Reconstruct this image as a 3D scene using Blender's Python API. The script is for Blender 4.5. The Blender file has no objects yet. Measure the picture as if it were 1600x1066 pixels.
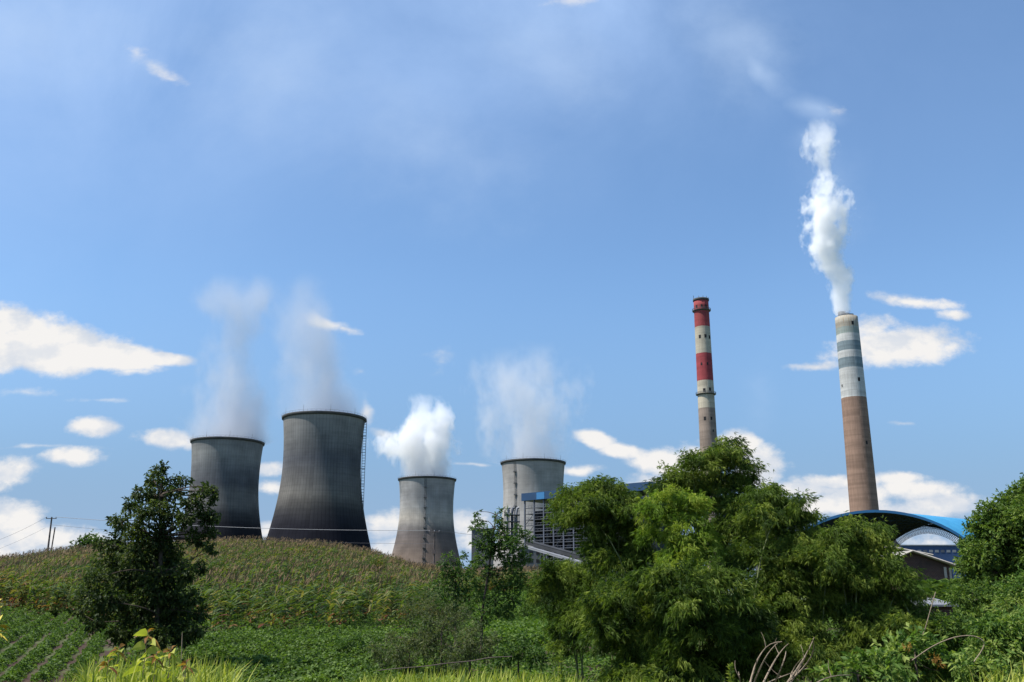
import bpy, math, random
import numpy as np
from mathutils import Vector
R = math.radians
rng = np.random.default_rng(7)
random.seed(7)
sc = bpy.context.scene
C = sc.collection

# ------------------------------------------------------------------ camera
PITCH = R(14.93); FPX = 1500.0; CAMZ = 1.7
cam_d = bpy.data.cameras.new('camera'); cam_d.lens = 36*FPX/1600; cam_d.sensor_width = 36
cam_d.clip_start = 0.1; cam_d.clip_end = 60000
cam = bpy.data.objects.new('camera', cam_d); C.objects.link(cam)
cam.location = (0, 0, CAMZ); cam.rotation_euler = (R(90)+PITCH, 0, 0)
sc.camera = cam
CP, SP = math.cos(PITCH), math.sin(PITCH)
def ray(px, py):
    u = (px-800)/FPX; v = (533-py)/FPX
    return u, CP - v*SP, SP + v*CP
def P(px, py, D):
    """world point seen at that pixel of the photograph, D metres ahead"""
    x, y, z = ray(px, py); k = D/y
    return np.array((x*k, D, CAMZ + z*k))

# ------------------------------------------------------------------ sun, sky
SUN_EL, SUN_AZ = 59.0, -103.0        # azimuth from +Y (ahead), negative = left
sd = Vector((math.sin(R(SUN_AZ))*math.cos(R(SUN_EL)), math.cos(R(SUN_AZ))*math.cos(R(SUN_EL)), math.sin(R(SUN_EL))))
sun_d = bpy.data.lights.new('sun', 'SUN'); sun_d.energy = 4.4; sun_d.angle = R(0.53); sun_d.color = (1, .95, .88)
sun = bpy.data.objects.new('sun', sun_d); C.objects.link(sun)
sun.rotation_euler = (-sd).to_track_quat('-Z', 'Y').to_euler()
SKY_STR = 0.095
sc.view_settings.view_transform = 'Standard'; sc.view_settings.look = 'None'
sc.view_settings.gamma = 1; sc.view_settings.exposure = 0.85
cy = sc.cycles
cy.use_denoising = True; cy.max_bounces = 8; cy.diffuse_bounces = 3; cy.glossy_bounces = 2
cy.transmission_bounces = 4; cy.volume_bounces = 5; cy.transparent_max_bounces = 8
cy.volume_step_rate = 1.0; cy.volume_max_steps = 256

class NT:
    """small helper to write node graphs"""
    def __init__(s, tree): s.t = tree; s.n = tree.nodes; s.l = tree.links
    def node(s, typ, **kw):
        n = s.n.new(typ)
        for k, v in kw.items(): setattr(n, k, v)
        return n
    def put(s, sock, v):
        if hasattr(v, 'is_output'): s.l.new(v, sock)
        elif v is not None: sock.default_value = v
    def math(s, op, a, b=None, c=None, clamp=False):
        n = s.node('ShaderNodeMath', operation=op, use_clamp=clamp)
        s.put(n.inputs[0], a); s.put(n.inputs[1], b); s.put(n.inputs[2], c)
        return n.outputs[0]
    def vmath(s, op, a, b=None, scale=None):
        n = s.node('ShaderNodeVectorMath', operation=op)
        s.put(n.inputs[0], a); s.put(n.inputs[1], b)
        if scale is not None: s.put(n.inputs['Scale'], scale)
        return n.outputs['Value'] if op in ('LENGTH', 'DOT_PRODUCT', 'DISTANCE') else n.outputs[0]
    def xyz(s, v):
        n = s.node('ShaderNodeSeparateXYZ'); s.put(n.inputs[0], v); return n.outputs
    def comb(s, x, y, z):
        n = s.node('ShaderNodeCombineXYZ'); s.put(n.inputs[0], x); s.put(n.inputs[1], y); s.put(n.inputs[2], z); return n.outputs[0]
    def noise(s, vec, scale, detail=4, rough=.55, dist=0.0, col=False, w=None):
        n = s.node('ShaderNodeTexNoise'); s.put(n.inputs['Vector'], vec)
        n.inputs['Scale'].default_value = scale; n.inputs['Detail'].default_value = detail
        n.inputs['Roughness'].default_value = rough; n.inputs['Distortion'].default_value = dist
        return n.outputs['Color'] if col else n.outputs['Fac']
    def mapr(s, v, a, b, c=0., d=1., smooth=False):
        n = s.node('ShaderNodeMapRange'); n.clamp = True
        if smooth: n.interpolation_type = 'SMOOTHSTEP'
        s.put(n.inputs[0], v)
        for i, q in enumerate((a, b, c, d)): s.put(n.inputs[1+i], q)
        return n.outputs[0]
    def ramp(s, fac, stops, interp='LINEAR'):
        n = s.node('ShaderNodeValToRGB'); cr = n.color_ramp; cr.interpolation = interp
        while len(cr.elements) > 1: cr.elements.remove(cr.elements[-1])
        cr.elements[0].position = stops[0][0]; cr.elements[0].color = (*stops[0][1], 1)
        for p, c in stops[1:]:
            e = cr.elements.new(p); e.color = (*c, 1)
        s.put(n.inputs[0], fac); return n.outputs[0]
    def mix(s, f, a, b, mode='MIX'):
        n = s.node('ShaderNodeMix', data_type='RGBA', blend_type=mode)
        s.put(n.inputs[0], f)
        s.put(n.inputs[6], (*a, 1) if isinstance(a, tuple) and len(a) == 3 else a)
        s.put(n.inputs[7], (*b, 1) if isinstance(b, tuple) and len(b) == 3 else b)
        return n.outputs[2]
    def curve(s, v, pts):
        n = s.node('ShaderNodeFloatCurve'); c = n.mapping.curves[0]
        n.mapping.use_clip = False
        while len(c.points) > 2: c.points.remove(c.points[1])
        c.points[0].location = pts[0]; c.points[1].location = pts[-1]
        for p in pts[1:-1]: c.points.new(*p)
        n.mapping.update(); s.put(n.inputs['Value'], v); return n.outputs[0]

w = bpy.data.worlds.new('World'); sc.world = w; w.use_nodes = True
t = NT(w.node_tree)
for n in list(t.n): t.n.remove(n)
sky = t.node('ShaderNodeTexSky', sky_type='NISHITA'); sky.sun_disc = False
sky.sun_elevation = R(SUN_EL); sky.sun_rotation = R(SUN_AZ % 360)
sky.altitude = 100; sky.air_density = 1.0; sky.dust_density = 1.0; sky.ozone_density = 1.0
dirv = t.node('ShaderNodeTexCoord').outputs['Generated']
dx, dy, dz = t.xyz(dirv)
dyc = t.math('MAXIMUM', dy, 0.08)
U = t.math('DIVIDE', dx, dyc); W = t.math('DIVIDE', dz, dyc)
uw = t.comb(U, W, 0.0)
# cloud banks: (px, py, half width, half height, tilt deg, weight)
CL = [(-10,528,140,60,0,3.0),(80,540,135,46,4,3.0),(160,553,115,27,8,2.8),(232,562,84,13,6,2.3),(205,580,45,7,0,.6),
 (150,667,38,19,0,1.7),(112,714,50,18,0,1.6),(258,683,58,16,4,1.6),(310,692,34,10,0,1.0),
 (0,738,55,28,0,1.3),(20,808,66,30,0,1.6),(60,838,105,30,0,1.5),(140,845,60,20,0,1.0),(0,860,90,30,0,.8),
 (520,505,46,13,10,1.1),(545,512,30,8,20,.8),(432,735,34,14,0,1.1),(425,766,30,13,0,1.1),(412,828,30,14,0,1.1),(605,822,50,26,0,1.2),
 (615,858,60,24,0,1.1),(725,822,48,22,0,1.0),(742,850,45,24,0,.9),(902,733,36,9,0,1.0),(930,686,40,17,14,1.8),(968,703,42,15,8,1.6),
 (1035,722,66,26,4,1.9),(1095,716,50,28,0,1.8),(1160,698,44,30,0,2.2),(1188,735,40,50,0,2.2),(1290,755,80,16,0,1.4),(1400,752,70,14,-3,1.2),(1300,790,140,26,0,1.5),(1470,792,90,20,0,1.3),(1010,762,60,20,0,1.0),(1255,768,85,22,0,1.35),
 (1340,778,85,24,0,1.3),(1435,768,70,22,0,1.35),(1485,788,62,22,6,1.4),(1400,800,150,22,0,1.2),(1545,812,46,12,0,.6),(1450,846,60,12,0,.3),
 (1400,540,122,34,-4,1.7),(1370,520,60,26,0,1.0),(1460,548,60,22,-8,1.0),(1275,570,60,8,-4,.9),(1430,472,62,11,6,1.0),(1488,493,36,8,0,.9),
 (880,790,60,20,0,.8),(960,800,100,22,0,.9)]
CW = [(40,612,60,9,0,.8),(160,625,48,6,0,.9),(60,697,110,5,2,.8),(1410,663,16,4,0,.9),(735,724,60,4,0,.8),
 (210,80,26,16,42,.8),(232,103,40,12,40,.9),(268,126,44,10,20,.9),(885,4,52,16,0,.8),
 (1296,168,18,12,30,.6),(1262,212,12,12,0,.5),(685,560,30,16,30,.45),(568,578,16,9,0,.7),(577,640,16,30,0,1.3),(602,675,30,12,20,1.2)]
def bank(lst, warp):
    F = None
    for (px, py, a, b, tilt, wt) in lst:
        x, y, z = ray(px, py); cu, cw = x/y, z/y
        x2, y2, z2 = ray(px+a, py); au = abs(x2/y2-cu)
        x3, y3, z3 = ray(px, py-b); bw = abs(z3/y3-cw)
        mp = t.node('ShaderNodeMapping', vector_type='TEXTURE')
        mp.inputs['Location'].default_value = (cu, cw, 0); mp.inputs['Rotation'].default_value = (0, 0, -R(tilt))
        mp.inputs['Scale'].default_value = (au, bw, 1)
        t.l.new(warp, mp.inputs['Vector'])
        ln = t.vmath('LENGTH', mp.outputs[0])
        m = t.math('MULTIPLY', t.math('SUBTRACT', 1.0, ln), wt*1.15)
        F = m if F is None else t.math('MAXIMUM', F, m)
    return F
sc2 = t.vmath('MULTIPLY', uw, (1, 1.4, 1))
wn = t.vmath('SUBTRACT', t.noise(sc2, 9, 3, .6, col=True), (.5, .5, .5))
uww = t.vmath('ADD', uw, t.vmath('MULTIPLY', wn, (.045, .02, 0)))
F1 = bank(CL, uww)
n1 = t.noise(sc2, 24, 10, .64)
ns_a = t.noise(sc2, 15, 6, .55); n1b = t.noise(t.vmath('ADD', sc2, (-.012, .028, 0)), 15, 6, .55)
ov = t.math('MULTIPLY', t.math('SUBTRACT', n1, .5), 3.0)
D1 = t.mapr(t.math('ADD', F1, ov), -0.18, 1.0, 0, 1, True)
F2 = bank(CW, uww)
st = t.noise(t.vmath('MULTIPLY', uw, (1, 1.6, 1)), 24, 8, .62)
D2 = t.math('MULTIPLY', t.mapr(t.math('ADD', F2, t.math('MULTIPLY', t.math('SUBTRACT', st, .5), 3.2)), 0.0, 1.7, 0, 1, True), .8)
# thin high veil
vl = t.noise(t.vmath('ADD', t.vmath('MULTIPLY', uw, (1, .8, 1)), (3.1, 7.7, 0)), 2.6, 8, .58, .5)
vbase = t.math('MULTIPLY', t.mapr(W, .34, .70, 0, 1, True), .62)
vbase = t.math('ADD', vbase, t.math('MULTIPLY', t.mapr(U, -.10, -.75, 0, 1, True), t.mapr(W, .0, .3, .1, .30)))
vbase = t.math('ADD', t.math('MULTIPLY', vbase, t.mapr(U, .12, .50, 1, .12, True)), .05)
vbase = t.math('MULTIPLY', vbase, .66)
D3 = t.math('MULTIPLY', vbase, t.mapr(vl, .30, .72, .15, 1.75), clamp=True)
hz = t.mapr(W, -.02, .36, .95, 0.0, True)
dens = t.math('MAXIMUM', D1, D2)
lit = t.mapr(t.math('SUBTRACT', ns_a, n1b), -.17, .09, 0, 1, True)
body = t.mapr(F1, 0.2, 1.1, 0.0, .5)
lit2 = t.math('ADD', lit, t.math('MULTIPLY', t.mapr(t.math('ADD', F1, ov), .6, 2.2), .45), clamp=True)
ccol = t.mix(lit2, (3.75, 4.1, 4.65), (5.35, 5.25, 5.15))
skyc = t.mix(1.0, sky.outputs[0], (.75, .94, 1.08), 'MULTIPLY')
SKYTINT = skyc
c1 = t.mix(D3, SKYTINT, (2.6, 3.75, 5.85))
c1b = t.mix(hz, c1, (1.05, 1.75, 3.0))
low = t.mapr(W, -.02, .17, .75, 0.0, True)
c1b = t.mix(low, c1b, (2.4, 3.4, 4.8))
F3 = bank([(1150,70,150,90,50,1.0),(1275,170,60,30,25,1.5),(1190,110,90,30,45,1.3),(1262,215,40,30,0,.7),(1300,300,50,120,0,.3),(230,105,80,34,36,.8),(60,60,240,110,10,.8),(430,120,200,150,30,.8),(650,230,260,120,20,.7),(860,90,150,120,0,.8),(1185,600,40,90,0,.4)], uww)
ns3 = t.noise(t.vmath('MULTIPLY', uw, (1, 1.1, 1)), 9, 9, .6)
D4 = t.math('MULTIPLY', t.mapr(t.math('ADD', F3, t.math('MULTIPLY', t.math('SUBTRACT', ns3, .5), 1.8)), -.1, 1.9, 0, 1, True), .62)
c1b = t.mix(D4, c1b, (3.0, 3.95, 5.5))
c2 = t.mix(dens, c1b, ccol)
bg = t.node('ShaderNodeBackground'); t.l.new(c2, bg.inputs[0]); bg.inputs[1].default_value = SKY_STR
t.l.new(bg.outputs[0], t.node('ShaderNodeOutputWorld').inputs[0])

# ------------------------------------------------------------------ object helpers
def tag(o, label=None, cat=None, group=None, kind=None):
    if label: o['label'] = label
    if cat: o['category'] = cat
    if group: o['group'] = group
    if kind: o['kind'] = kind
    return o
def empty(name, loc, label, cat, group=None):
    o = bpy.data.objects.new(name, None); C.objects.link(o); o.location = [float(v) for v in loc]
    o.empty_display_size = .5
    return tag(o, label, cat, group)
class MB:
    """collects geometry; build() links it as ONE mesh object"""
    def __init__(s): s.V = []; s.F = []; s.T = []; s.M = []; s.n = 0
    def add(s, v, f, tint=0.5, mat=0):
        v = np.asarray(v, dtype=np.float32).reshape(-1, 3); f = np.asarray(f, dtype=np.int32)
        s.V.append(v); s.F.append(f + s.n)
        s.T.append(np.broadcast_to(np.asarray(tint, dtype=np.float32), (len(v),)))
        s.M.append(np.broadcast_to(np.asarray(mat, dtype=np.int32), (len(f),)))
        s.n += len(v); return s
    def box(s, lo, hi, **k):
        x0, y0, z0 = lo; x1, y1, z1 = hi
        v = [(x0,y0,z0),(x1,y0,z0),(x1,y1,z0),(x0,y1,z0),(x0,y0,z1),(x1,y0,z1),(x1,y1,z1),(x0,y1,z1)]
        return s.add(v, [(0,3,2,1),(4,5,6,7),(0,1,5,4),(1,2,6,5),(2,3,7,6),(3,0,4,7)], **k)
    def hexa(s, v, **k):
        return s.add(v, [(0,3,2,1),(4,5,6,7),(0,1,5,4),(1,2,6,5),(2,3,7,6),(3,0,4,7)], **k)
    def tube(s, pts, rad, n=6, cap=True, **k):
        pts = np.asarray(pts, float); m = len(pts); rad = np.broadcast_to(np.asarray(rad, float), (m,))
        tg = np.gradient(pts, axis=0); tg /= np.linalg.norm(tg, axis=1)[:, None]+1e-9
        ref = np.array((0, 0, 1.)) if abs(tg[0][2]) < .9 else np.array((1., 0, 0))
        a = np.cross(tg, ref); a /= np.linalg.norm(a, axis=1)[:, None]+1e-9; b = np.cross(tg, a)
        th = np.arange(n)*2*math.pi/n
        v = pts[:, None, :] + rad[:, None, None]*(np.cos(th)[None, :, None]*a[:, None, :]+np.sin(th)[None, :, None]*b[:, None, :])
        f = []
        for i in range(m-1):
            for j in range(n):
                q = (j+1) % n; f.append((i*n+j, i*n+q, (i+1)*n+q, (i+1)*n+j))
        s.add(v, f, **k)
        if cap and n == 4: s.add(v[-1], [(0,1,2,3)], **k)
        if cap and n == 6: s.add(v[-1], [(0,1,2,3),(0,3,4,5)], **k)
        return s
    def bar(s, a, b, w=.1, **k):
        return s.tube([a, b], w*.7071, 4, **k)
    def lathe(s, prof, n=64, c=(0, 0), **k):
        th = np.arange(n)*2*math.pi/n; m = len(prof)
        r = np.array([p[0] for p in prof]); z = np.array([p[1] for p in prof])
        v = np.stack([c[0]+r[:, None]*np.cos(th), c[1]+r[:, None]*np.sin(th), np.repeat(z[:, None], n, 1)], -1)
        f = [(i*n+j, i*n+(j+1) % n, (i+1)*n+(j+1) % n, (i+1)*n+j) for i in range(m-1) for j in range(n)]
        return s.add(v, f, **k)
    def mesh(s, name, mats, smooth=False):
        me = bpy.data.meshes.new(name)
        V = np.concatenate(s.V); T = np.concatenate(s.T)
        nf = sum(len(f) for f in s.F)
        loops = np.concatenate([f.ravel() for f in s.F]); sizes = np.concatenate([np.full(len(f), f.shape[1], np.int32) for f in s.F])
        M = np.concatenate(s.M)
        me.vertices.add(len(V)); me.vertices.foreach_set('co', V.ravel())
        me.loops.add(len(loops)); me.loops.foreach_set('vertex_index', loops)
        me.polygons.add(nf); starts = np.concatenate([[0], np.cumsum(sizes)[:-1]]).astype(np.int32)
        me.polygons.foreach_set('loop_start', starts)
        me.polygons.foreach_set('loop_total', sizes)
        me.polygons.foreach_set('material_index', M)
        me.polygons.foreach_set('use_smooth', np.full(nf, smooth))
        at = me.attributes.new('tint', 'FLOAT', 'POINT'); at.data.foreach_set('value', T.astype(np.float32))
        me.update(calc_edges=True)
        for m in (mats if isinstance(mats, (list, tuple)) else [mats]): me.materials.append(m)
        return me
    def build(s, name, mats, parent=None, smooth=False):
        if parent is not None and parent.location.length > 0:
            off = np.array(parent.location, dtype=np.float32); s.V = [v-off for v in s.V]
        o = bpy.data.objects.new(name, s.mesh(name, mats, smooth)); C.objects.link(o)
        if parent is not None: o.parent = parent
        return o

# ------------------------------------------------------------------ materials
def mat(name):
    m = bpy.data.materials.new(name); m.use_nodes = True
    t = NT(m.node_tree)
    for n in list(t.n): t.n.remove(n)
    out = t.node('ShaderNodeOutputMaterial'); return m, t, out
def princ(t, out, col, rough=.7, metal=0, bump=None, bstr=.3, spec=.3, bdist=.1):
    b = t.node('ShaderNodeBsdfPrincipled'); t.put(b.inputs['Base Color'], (*col, 1) if isinstance(col, tuple) and len(col) == 3 else col)
    t.put(b.inputs['Roughness'], rough); t.put(b.inputs['Metallic'], metal); t.put(b.inputs['Specular IOR Level'], spec)
    if bump is not None:
        bn = t.node('ShaderNodeBump'); bn.inputs['Strength'].default_value = bstr; bn.inputs['Distance'].default_value = bdist
        t.put(bn.inputs['Height'], bump); t.l.new(bn.outputs[0], b.inputs['Normal'])
    t.l.new(b.outputs[0], out.inputs[0]); return b
def plain(name, col, rough=.7, var=.25, scale=1.5, metal=0, spec=.3):
    m, t, out = mat(name); oc = t.node('ShaderNodeTexCoord').outputs['Object']
    n = t.noise(oc, scale, 6, .6)
    lo = tuple(c*(1-var) for c in col); hi = tuple(min(1, c*(1+var)) for c in col)
    princ(t, out, t.ramp(n, [(.3, lo), (.7, hi)]), rough, metal, n, .2, spec); return m
def leafmat(name, stops, nscale=.6, trans=.35, spec=.2, rough=.6, amt=.5):
    m, t, out = mat(name)
    ti = t.node('ShaderNodeAttribute', attribute_name='tint').outputs['Fac']
    pos = t.node('ShaderNodeNewGeometry').outputs['Position']
    n = t.noise(pos, nscale, 3, .6)
    f = t.math('ADD', ti, t.math('MULTIPLY', t.math('SUBTRACT', n, .5), amt), clamp=True)
    col = t.ramp(f, stops)
    b = t.node('ShaderNodeBsdfPrincipled'); t.l.new(col, b.inputs['Base Color']); b.inputs['Roughness'].default_value = rough
    b.inputs['Specular IOR Level'].default_value = spec
    tr = t.node('ShaderNodeBsdfTranslucent'); t.l.new(t.mix(1.0, col, (1.5, 1.6, .7), 'MULTIPLY'), tr.inputs[0])
    mx = t.node('ShaderNodeMixShader'); mx.inputs[0].default_value = trans
    t.l.new(b.outputs[0], mx.inputs[1]); t.l.new(tr.outputs[0], mx.inputs[2]); t.l.new(mx.outputs[0], out.inputs[0])
    return m
M_LEAF_DARK = leafmat('dark_leaf', [(0, (0.0132,0.0264,0.0077)), (.5, (0.0352,0.0572,0.0143)), (1, (0.0935,0.121,0.0286))])
M_BAMBOO = leafmat('bamboo_leaf', [(0, (0.02567,0.05095,0.01019)), (.5, (0.08275,0.1337,0.01783)), (1, (0.2068,0.2548,0.04459))], .7, amt=.7)
M_BAMBOO_Y = leafmat('yellow_bamboo_leaf', [(0, (0.06292,0.1194,0.01404)), (.5, (0.1572,0.2388,0.02809)), (1, (0.2989,0.3371,0.04916))], .5)
M_BROAD = leafmat('broad_leaf', [(0, (0.023,0.05175,0.0092)), (.5, (0.07475,0.1323,0.0207)), (1, (0.161,0.2185,0.04025))])
M_SAP = leafmat('sapling_leaf', [(0, (0.0242,0.0605,0.0132)), (.5, (0.055,0.1045,0.022)), (1, (0.099,0.154,0.033))])
M_GREY = leafmat('grey_shrub_leaf', [(0, (0.036,0.054,0.0216)), (.5, (0.078,0.102,0.042)), (1, (0.144,0.156,0.066))])
M_VINE = leafmat('vine_leaf', [(0, (0.022,0.0495,0.0088)), (.5, (0.0605,0.1155,0.0176)), (1, (0.132,0.198,0.033))])
M_BEAN = leafmat('bean_leaf', [(0, (0.023,0.0483,0.01035)), (.5, (0.06325,0.1127,0.0207)), (1, (0.138,0.207,0.046))], .5, amt=.7)
M_CORN = leafmat('corn_leaf', [(0, (.018,.045,.010)), (.25, (.045,.08,.018)), (.50, (.095,.125,.028)), (.68, (.17,.155,.05)), (.84, (.17,.075,.038)), (1, (.12,.035,.020))], .11, .35, amt=1.0)
M_GRASS = leafmat('grass_blade', [(0, (.05,.10,.012)), (.5, (.17,.22,.028)), (1, (.38,.38,.075))], .8)
M_WEED = leafmat('weed_leaf', [(0, (0.039,0.0845,0.0156)), (.5, (0.0975,0.169,0.0286)), (1, (0.221,0.273,0.065))], .8)
M_RED = leafmat('red_young_leaf', [(0, (.15,.06,.018)), (1, (.26,.15,.03))], 2)
M_BARK = plain('bark', (.06,.045,.032), .9, .4, 6)
M_CULM = plain('bamboo_culm', (.10,.12,.04), .6, .35, 3)
M_DRY = plain('dry_stem', (.22,.17,.12), .9, .3, 8)
M_TASSEL = plain('corn_tassel', (.21,.14,.075), .9, .3, 2)

# ------------------------------------------------------------------ terrain
KY = [0, 8, 11, 14, 18, 26, 38, 55, 72]
KZ = [0, .1, .45, .1, -.9, -1.9, -1.35, -.35, .27]
CX = [-700, 0, 150, 330, 480, 580, 640, 720, 830, 950, 1200, 1400, 1600, 2300]
CZ = [4.0, 5.6, 7.6, 8.6, 7.9, 6.6, 4.7, 3.4, 3.6, 3.2, 2.4, 2.4, 3.0, 3.0]
def terr(x, y):
    x = np.asarray(x, float); y = np.asarray(y, float)
    yy = np.maximum(y, 1.0); px = 800+FPX*x/(np.maximum(yy, 18)*CP)
    zc = np.interp(px, CX, CZ)
    near = np.interp(y, KY, KZ)
    q = np.clip((y-72)/(160-72), 0, 1); q = q*(1.45-.45*q)
    q = np.minimum(q, 1)
    up = .27+(zc-.27)*q
    q2 = np.clip((y-185)/150, 0, 1); q2 = q2*q2*(3-2*q2)
    far = zc+( -3.0-zc)*q2
    z = np.where(y < 72, near, np.where(y < 160, up, far))
    z = z+.12*np.sin(x*.31+1)*np.sin(y*.23)*np.clip((y-20)/40, 0, 1)
    z = np.where(y < 0, 0, z)
    return z
def tz(x, y): return float(terr(x, y))
gx = np.concatenate([np.linspace(-9000, -600, 12), np.linspace(-400, -130, 10), np.arange(-120, 121, 1.5), np.linspace(130, 400, 10), np.linspace(600, 9000, 12)])
gy = np.concatenate([np.linspace(-400, -5, 10), np.arange(0, 80, 1.0), np.arange(80, 200, 3.0), np.linspace(205, 400, 14), np.linspace(500, 15000, 14)])
GX, GY = np.meshgrid(gx, gy); GZ = terr(GX, GY)
mb = MB(); nx_ = len(gx); ny_ = len(gy)
ii, jj = np.meshgrid(np.arange(ny_-1), np.arange(nx_-1), indexing='ij'); a0 = (ii*nx_+jj).ravel()
mb.add(np.stack([GX, GY, GZ], -1), np.stack([a0, a0+1, a0+nx_+1, a0+nx_], -1))
m, t, out = mat('soil')
pos = t.node('ShaderNodeNewGeometry').outputs['Position']
n = t.noise(pos, .35, 8, .65); n2 = t.noise(pos, 4, 6, .6)
soil = t.ramp(n2, [(.3, (.022,.012,.008)), (.7, (.055,.028,.018))])
grs = t.ramp(n2, [(.3, (.035,.05,.014)), (.7, (.08,.10,.03))])
gy_ = t.mapr(t.xyz(pos)[1], 78, 110, 0, .35)
princ(t, out, t.mix(t.mapr(t.math('ADD', n, gy_), .45, .58), soil, grs), .95, 0, n2, .6)
M_SOIL = m
g = mb.build('ground', M_SOIL, smooth=True); tag(g, 'rising red brown earth under the crops and scrub', None, None, 'structure')

# ------------------------------------------------------------------ cooling towers
ZB = -3.0
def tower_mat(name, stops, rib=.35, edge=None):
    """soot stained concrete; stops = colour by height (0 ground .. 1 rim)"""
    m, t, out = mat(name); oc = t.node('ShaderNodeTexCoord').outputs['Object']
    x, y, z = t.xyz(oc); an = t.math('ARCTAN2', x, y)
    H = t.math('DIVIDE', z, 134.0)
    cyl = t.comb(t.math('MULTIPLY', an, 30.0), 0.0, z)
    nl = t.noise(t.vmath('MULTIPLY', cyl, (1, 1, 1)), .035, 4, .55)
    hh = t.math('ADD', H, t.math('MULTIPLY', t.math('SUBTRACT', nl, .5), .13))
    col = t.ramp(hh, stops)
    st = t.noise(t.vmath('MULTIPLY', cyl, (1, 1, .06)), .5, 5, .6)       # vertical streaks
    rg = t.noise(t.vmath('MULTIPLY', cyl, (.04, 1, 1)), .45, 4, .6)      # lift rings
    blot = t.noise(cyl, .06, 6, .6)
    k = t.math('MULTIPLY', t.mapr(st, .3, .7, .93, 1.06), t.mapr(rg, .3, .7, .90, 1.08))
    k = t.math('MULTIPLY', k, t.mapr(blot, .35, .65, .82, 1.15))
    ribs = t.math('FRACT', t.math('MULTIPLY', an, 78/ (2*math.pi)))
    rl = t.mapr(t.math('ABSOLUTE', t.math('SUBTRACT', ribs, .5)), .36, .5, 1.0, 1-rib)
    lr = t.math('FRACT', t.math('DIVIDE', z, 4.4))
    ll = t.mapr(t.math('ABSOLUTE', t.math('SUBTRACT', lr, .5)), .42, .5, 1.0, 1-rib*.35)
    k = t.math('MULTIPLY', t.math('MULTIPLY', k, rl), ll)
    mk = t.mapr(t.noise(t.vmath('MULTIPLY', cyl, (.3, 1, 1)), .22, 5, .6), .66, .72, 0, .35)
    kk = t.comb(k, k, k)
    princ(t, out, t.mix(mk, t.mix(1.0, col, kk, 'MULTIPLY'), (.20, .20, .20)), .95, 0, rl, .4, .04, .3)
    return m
M_RIM = plain('rim_concrete', (.05,.05,.05), .9, .2, .3)
M_STEEL_D = plain('dark_steel', (.08,.085,.09), .6, .2, .5)
M_STEEL_L = plain('galvanised_steel', (.19,.20,.22), .5, .15, .5)
def tower_r(h, H=134.):
    d = h-(H-32.)
    return 29.1*math.sqrt(1+(d/(86. if d > 0 else 70.))**2)
def cooling_tower(px, py, rpx, m, label, ladders, stair=False):
    D = 720.
    for _ in range(6):
        c = P(px, py, D); cd = c[1]*CP+(c[2]-CAMZ)*SP; D *= (31.*FPX/rpx)/cd
    c = P(px, py, D); H = c[2]-ZB
    root = empty('cooling_tower', (c[0], D, ZB), label, 'cooling tower', 'cooling towers of the power station')
    k = H/134.
    hs = np.linspace(0, 134, 56); out_ = [(tower_r(h), ZB+h*k) for h in hs]
    inn = [(r-.9, z) for r, z in out_[::-1]]
    s = MB().lathe(out_+inn, 160, (c[0], D)); o = s.build('shell', m, root, True)
    rr = tower_r(134); zt = ZB+H
    MB().lathe([(rr+.02, zt-1.9), (rr+.85, zt-1.4), (rr+1.0, zt-.5), (rr+1.0, zt+.3), (rr-1.0, zt+.3), (rr-1.0, zt-.5)], 160, (c[0], D)).build('rim', M_RIM, root, True)
    rb = MB()
    for q in range(60):
        a = q*2*math.pi/60; p0 = np.array((c[0]+(rr+1.2)*math.cos(a), D+(rr+1.2)*math.sin(a), zt+.3)); rb.bar(p0, p0+(0, 0, 1.2), .1)
    a = np.linspace(0, 2*math.pi, 97)
    rb.tube(np.stack([c[0]+(rr+1.2)*np.cos(a), D+(rr+1.2)*np.sin(a), np.full(97, zt+1.45)], -1), .06, 4)
    rb.build('guard_rail', M_STEEL_D, root)
    for q in range(4):        # lightning rods
        a = R(-90+(q-1.5)*38); p0 = np.array((c[0]+rr*math.cos(a), D+rr*math.sin(a), zt+.3))
        MB().bar(p0, p0+(0, 0, 5.), .14).build('lightning_rod', M_STEEL_D, root)
    for aoff in ladders:
        ld = MB(); a = R(-90+aoff)
        def pt(h, da=0, dr=.5):
            r = tower_r(h)+dr; return np.array((c[0]+r*math.cos(a+da), D+r*math.sin(a+da), ZB+h*k))
        w_ = .9/31
        for sgn in (-w_, w_): ld.tube([pt(h, sgn) for h in np.linspace(6, 133, 30)], .14, 4)
        for h in np.arange(6, 133, 1.6): ld.bar(pt(h, -w_), pt(h, w_), .16)
        L = ld.build('ladder', M_STEEL_D, root)
        for h in np.arange(12, 130, 11.):
            p = pt(h, 0, .8); MB().box(p-(1.5, .7, .35), p+(1.5, .7, .35)).box(p-(1.5, .8, -.9), p+(1.5, -.6, 1.1)).build('landing', M_STEEL_D, root)
    if stair:   # lattice access ladder standing off the right flank
        ld = MB(); a = R(-8)
        def pp(h, dr, da=0):
            r = tower_r(h)+dr; return np.array((c[0]+r*math.cos(a+da), D+r*math.sin(a+da), ZB+h*k))
        ro = 33.6; zz_ = lambda h: ZB+h*k
        def at_r(r, h): return np.array((c[0]+r*math.cos(a), D+r*math.sin(a), zz_(h)))
        rin = lambda h: max(31.2, tower_r(h)+.15)
        ld.tube([at_r(ro, 58), at_r(ro, 132)], .20, 4)
        ld.tube([at_r(rin(h), h) for h in np.linspace(60, 132, 30)], .17, 4)
        for h in np.arange(66, 132, 2.1): ld.bar(at_r(rin(h), h), at_r(ro, h), .26)
        for h in np.arange(72, 132, 12.): ld.bar(at_r(tower_r(h)-.2, h), at_r(ro, h), .3)
        ld.build('lattice_ladder', M_STEEL_D, root)
    return root, c, D, H
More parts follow.
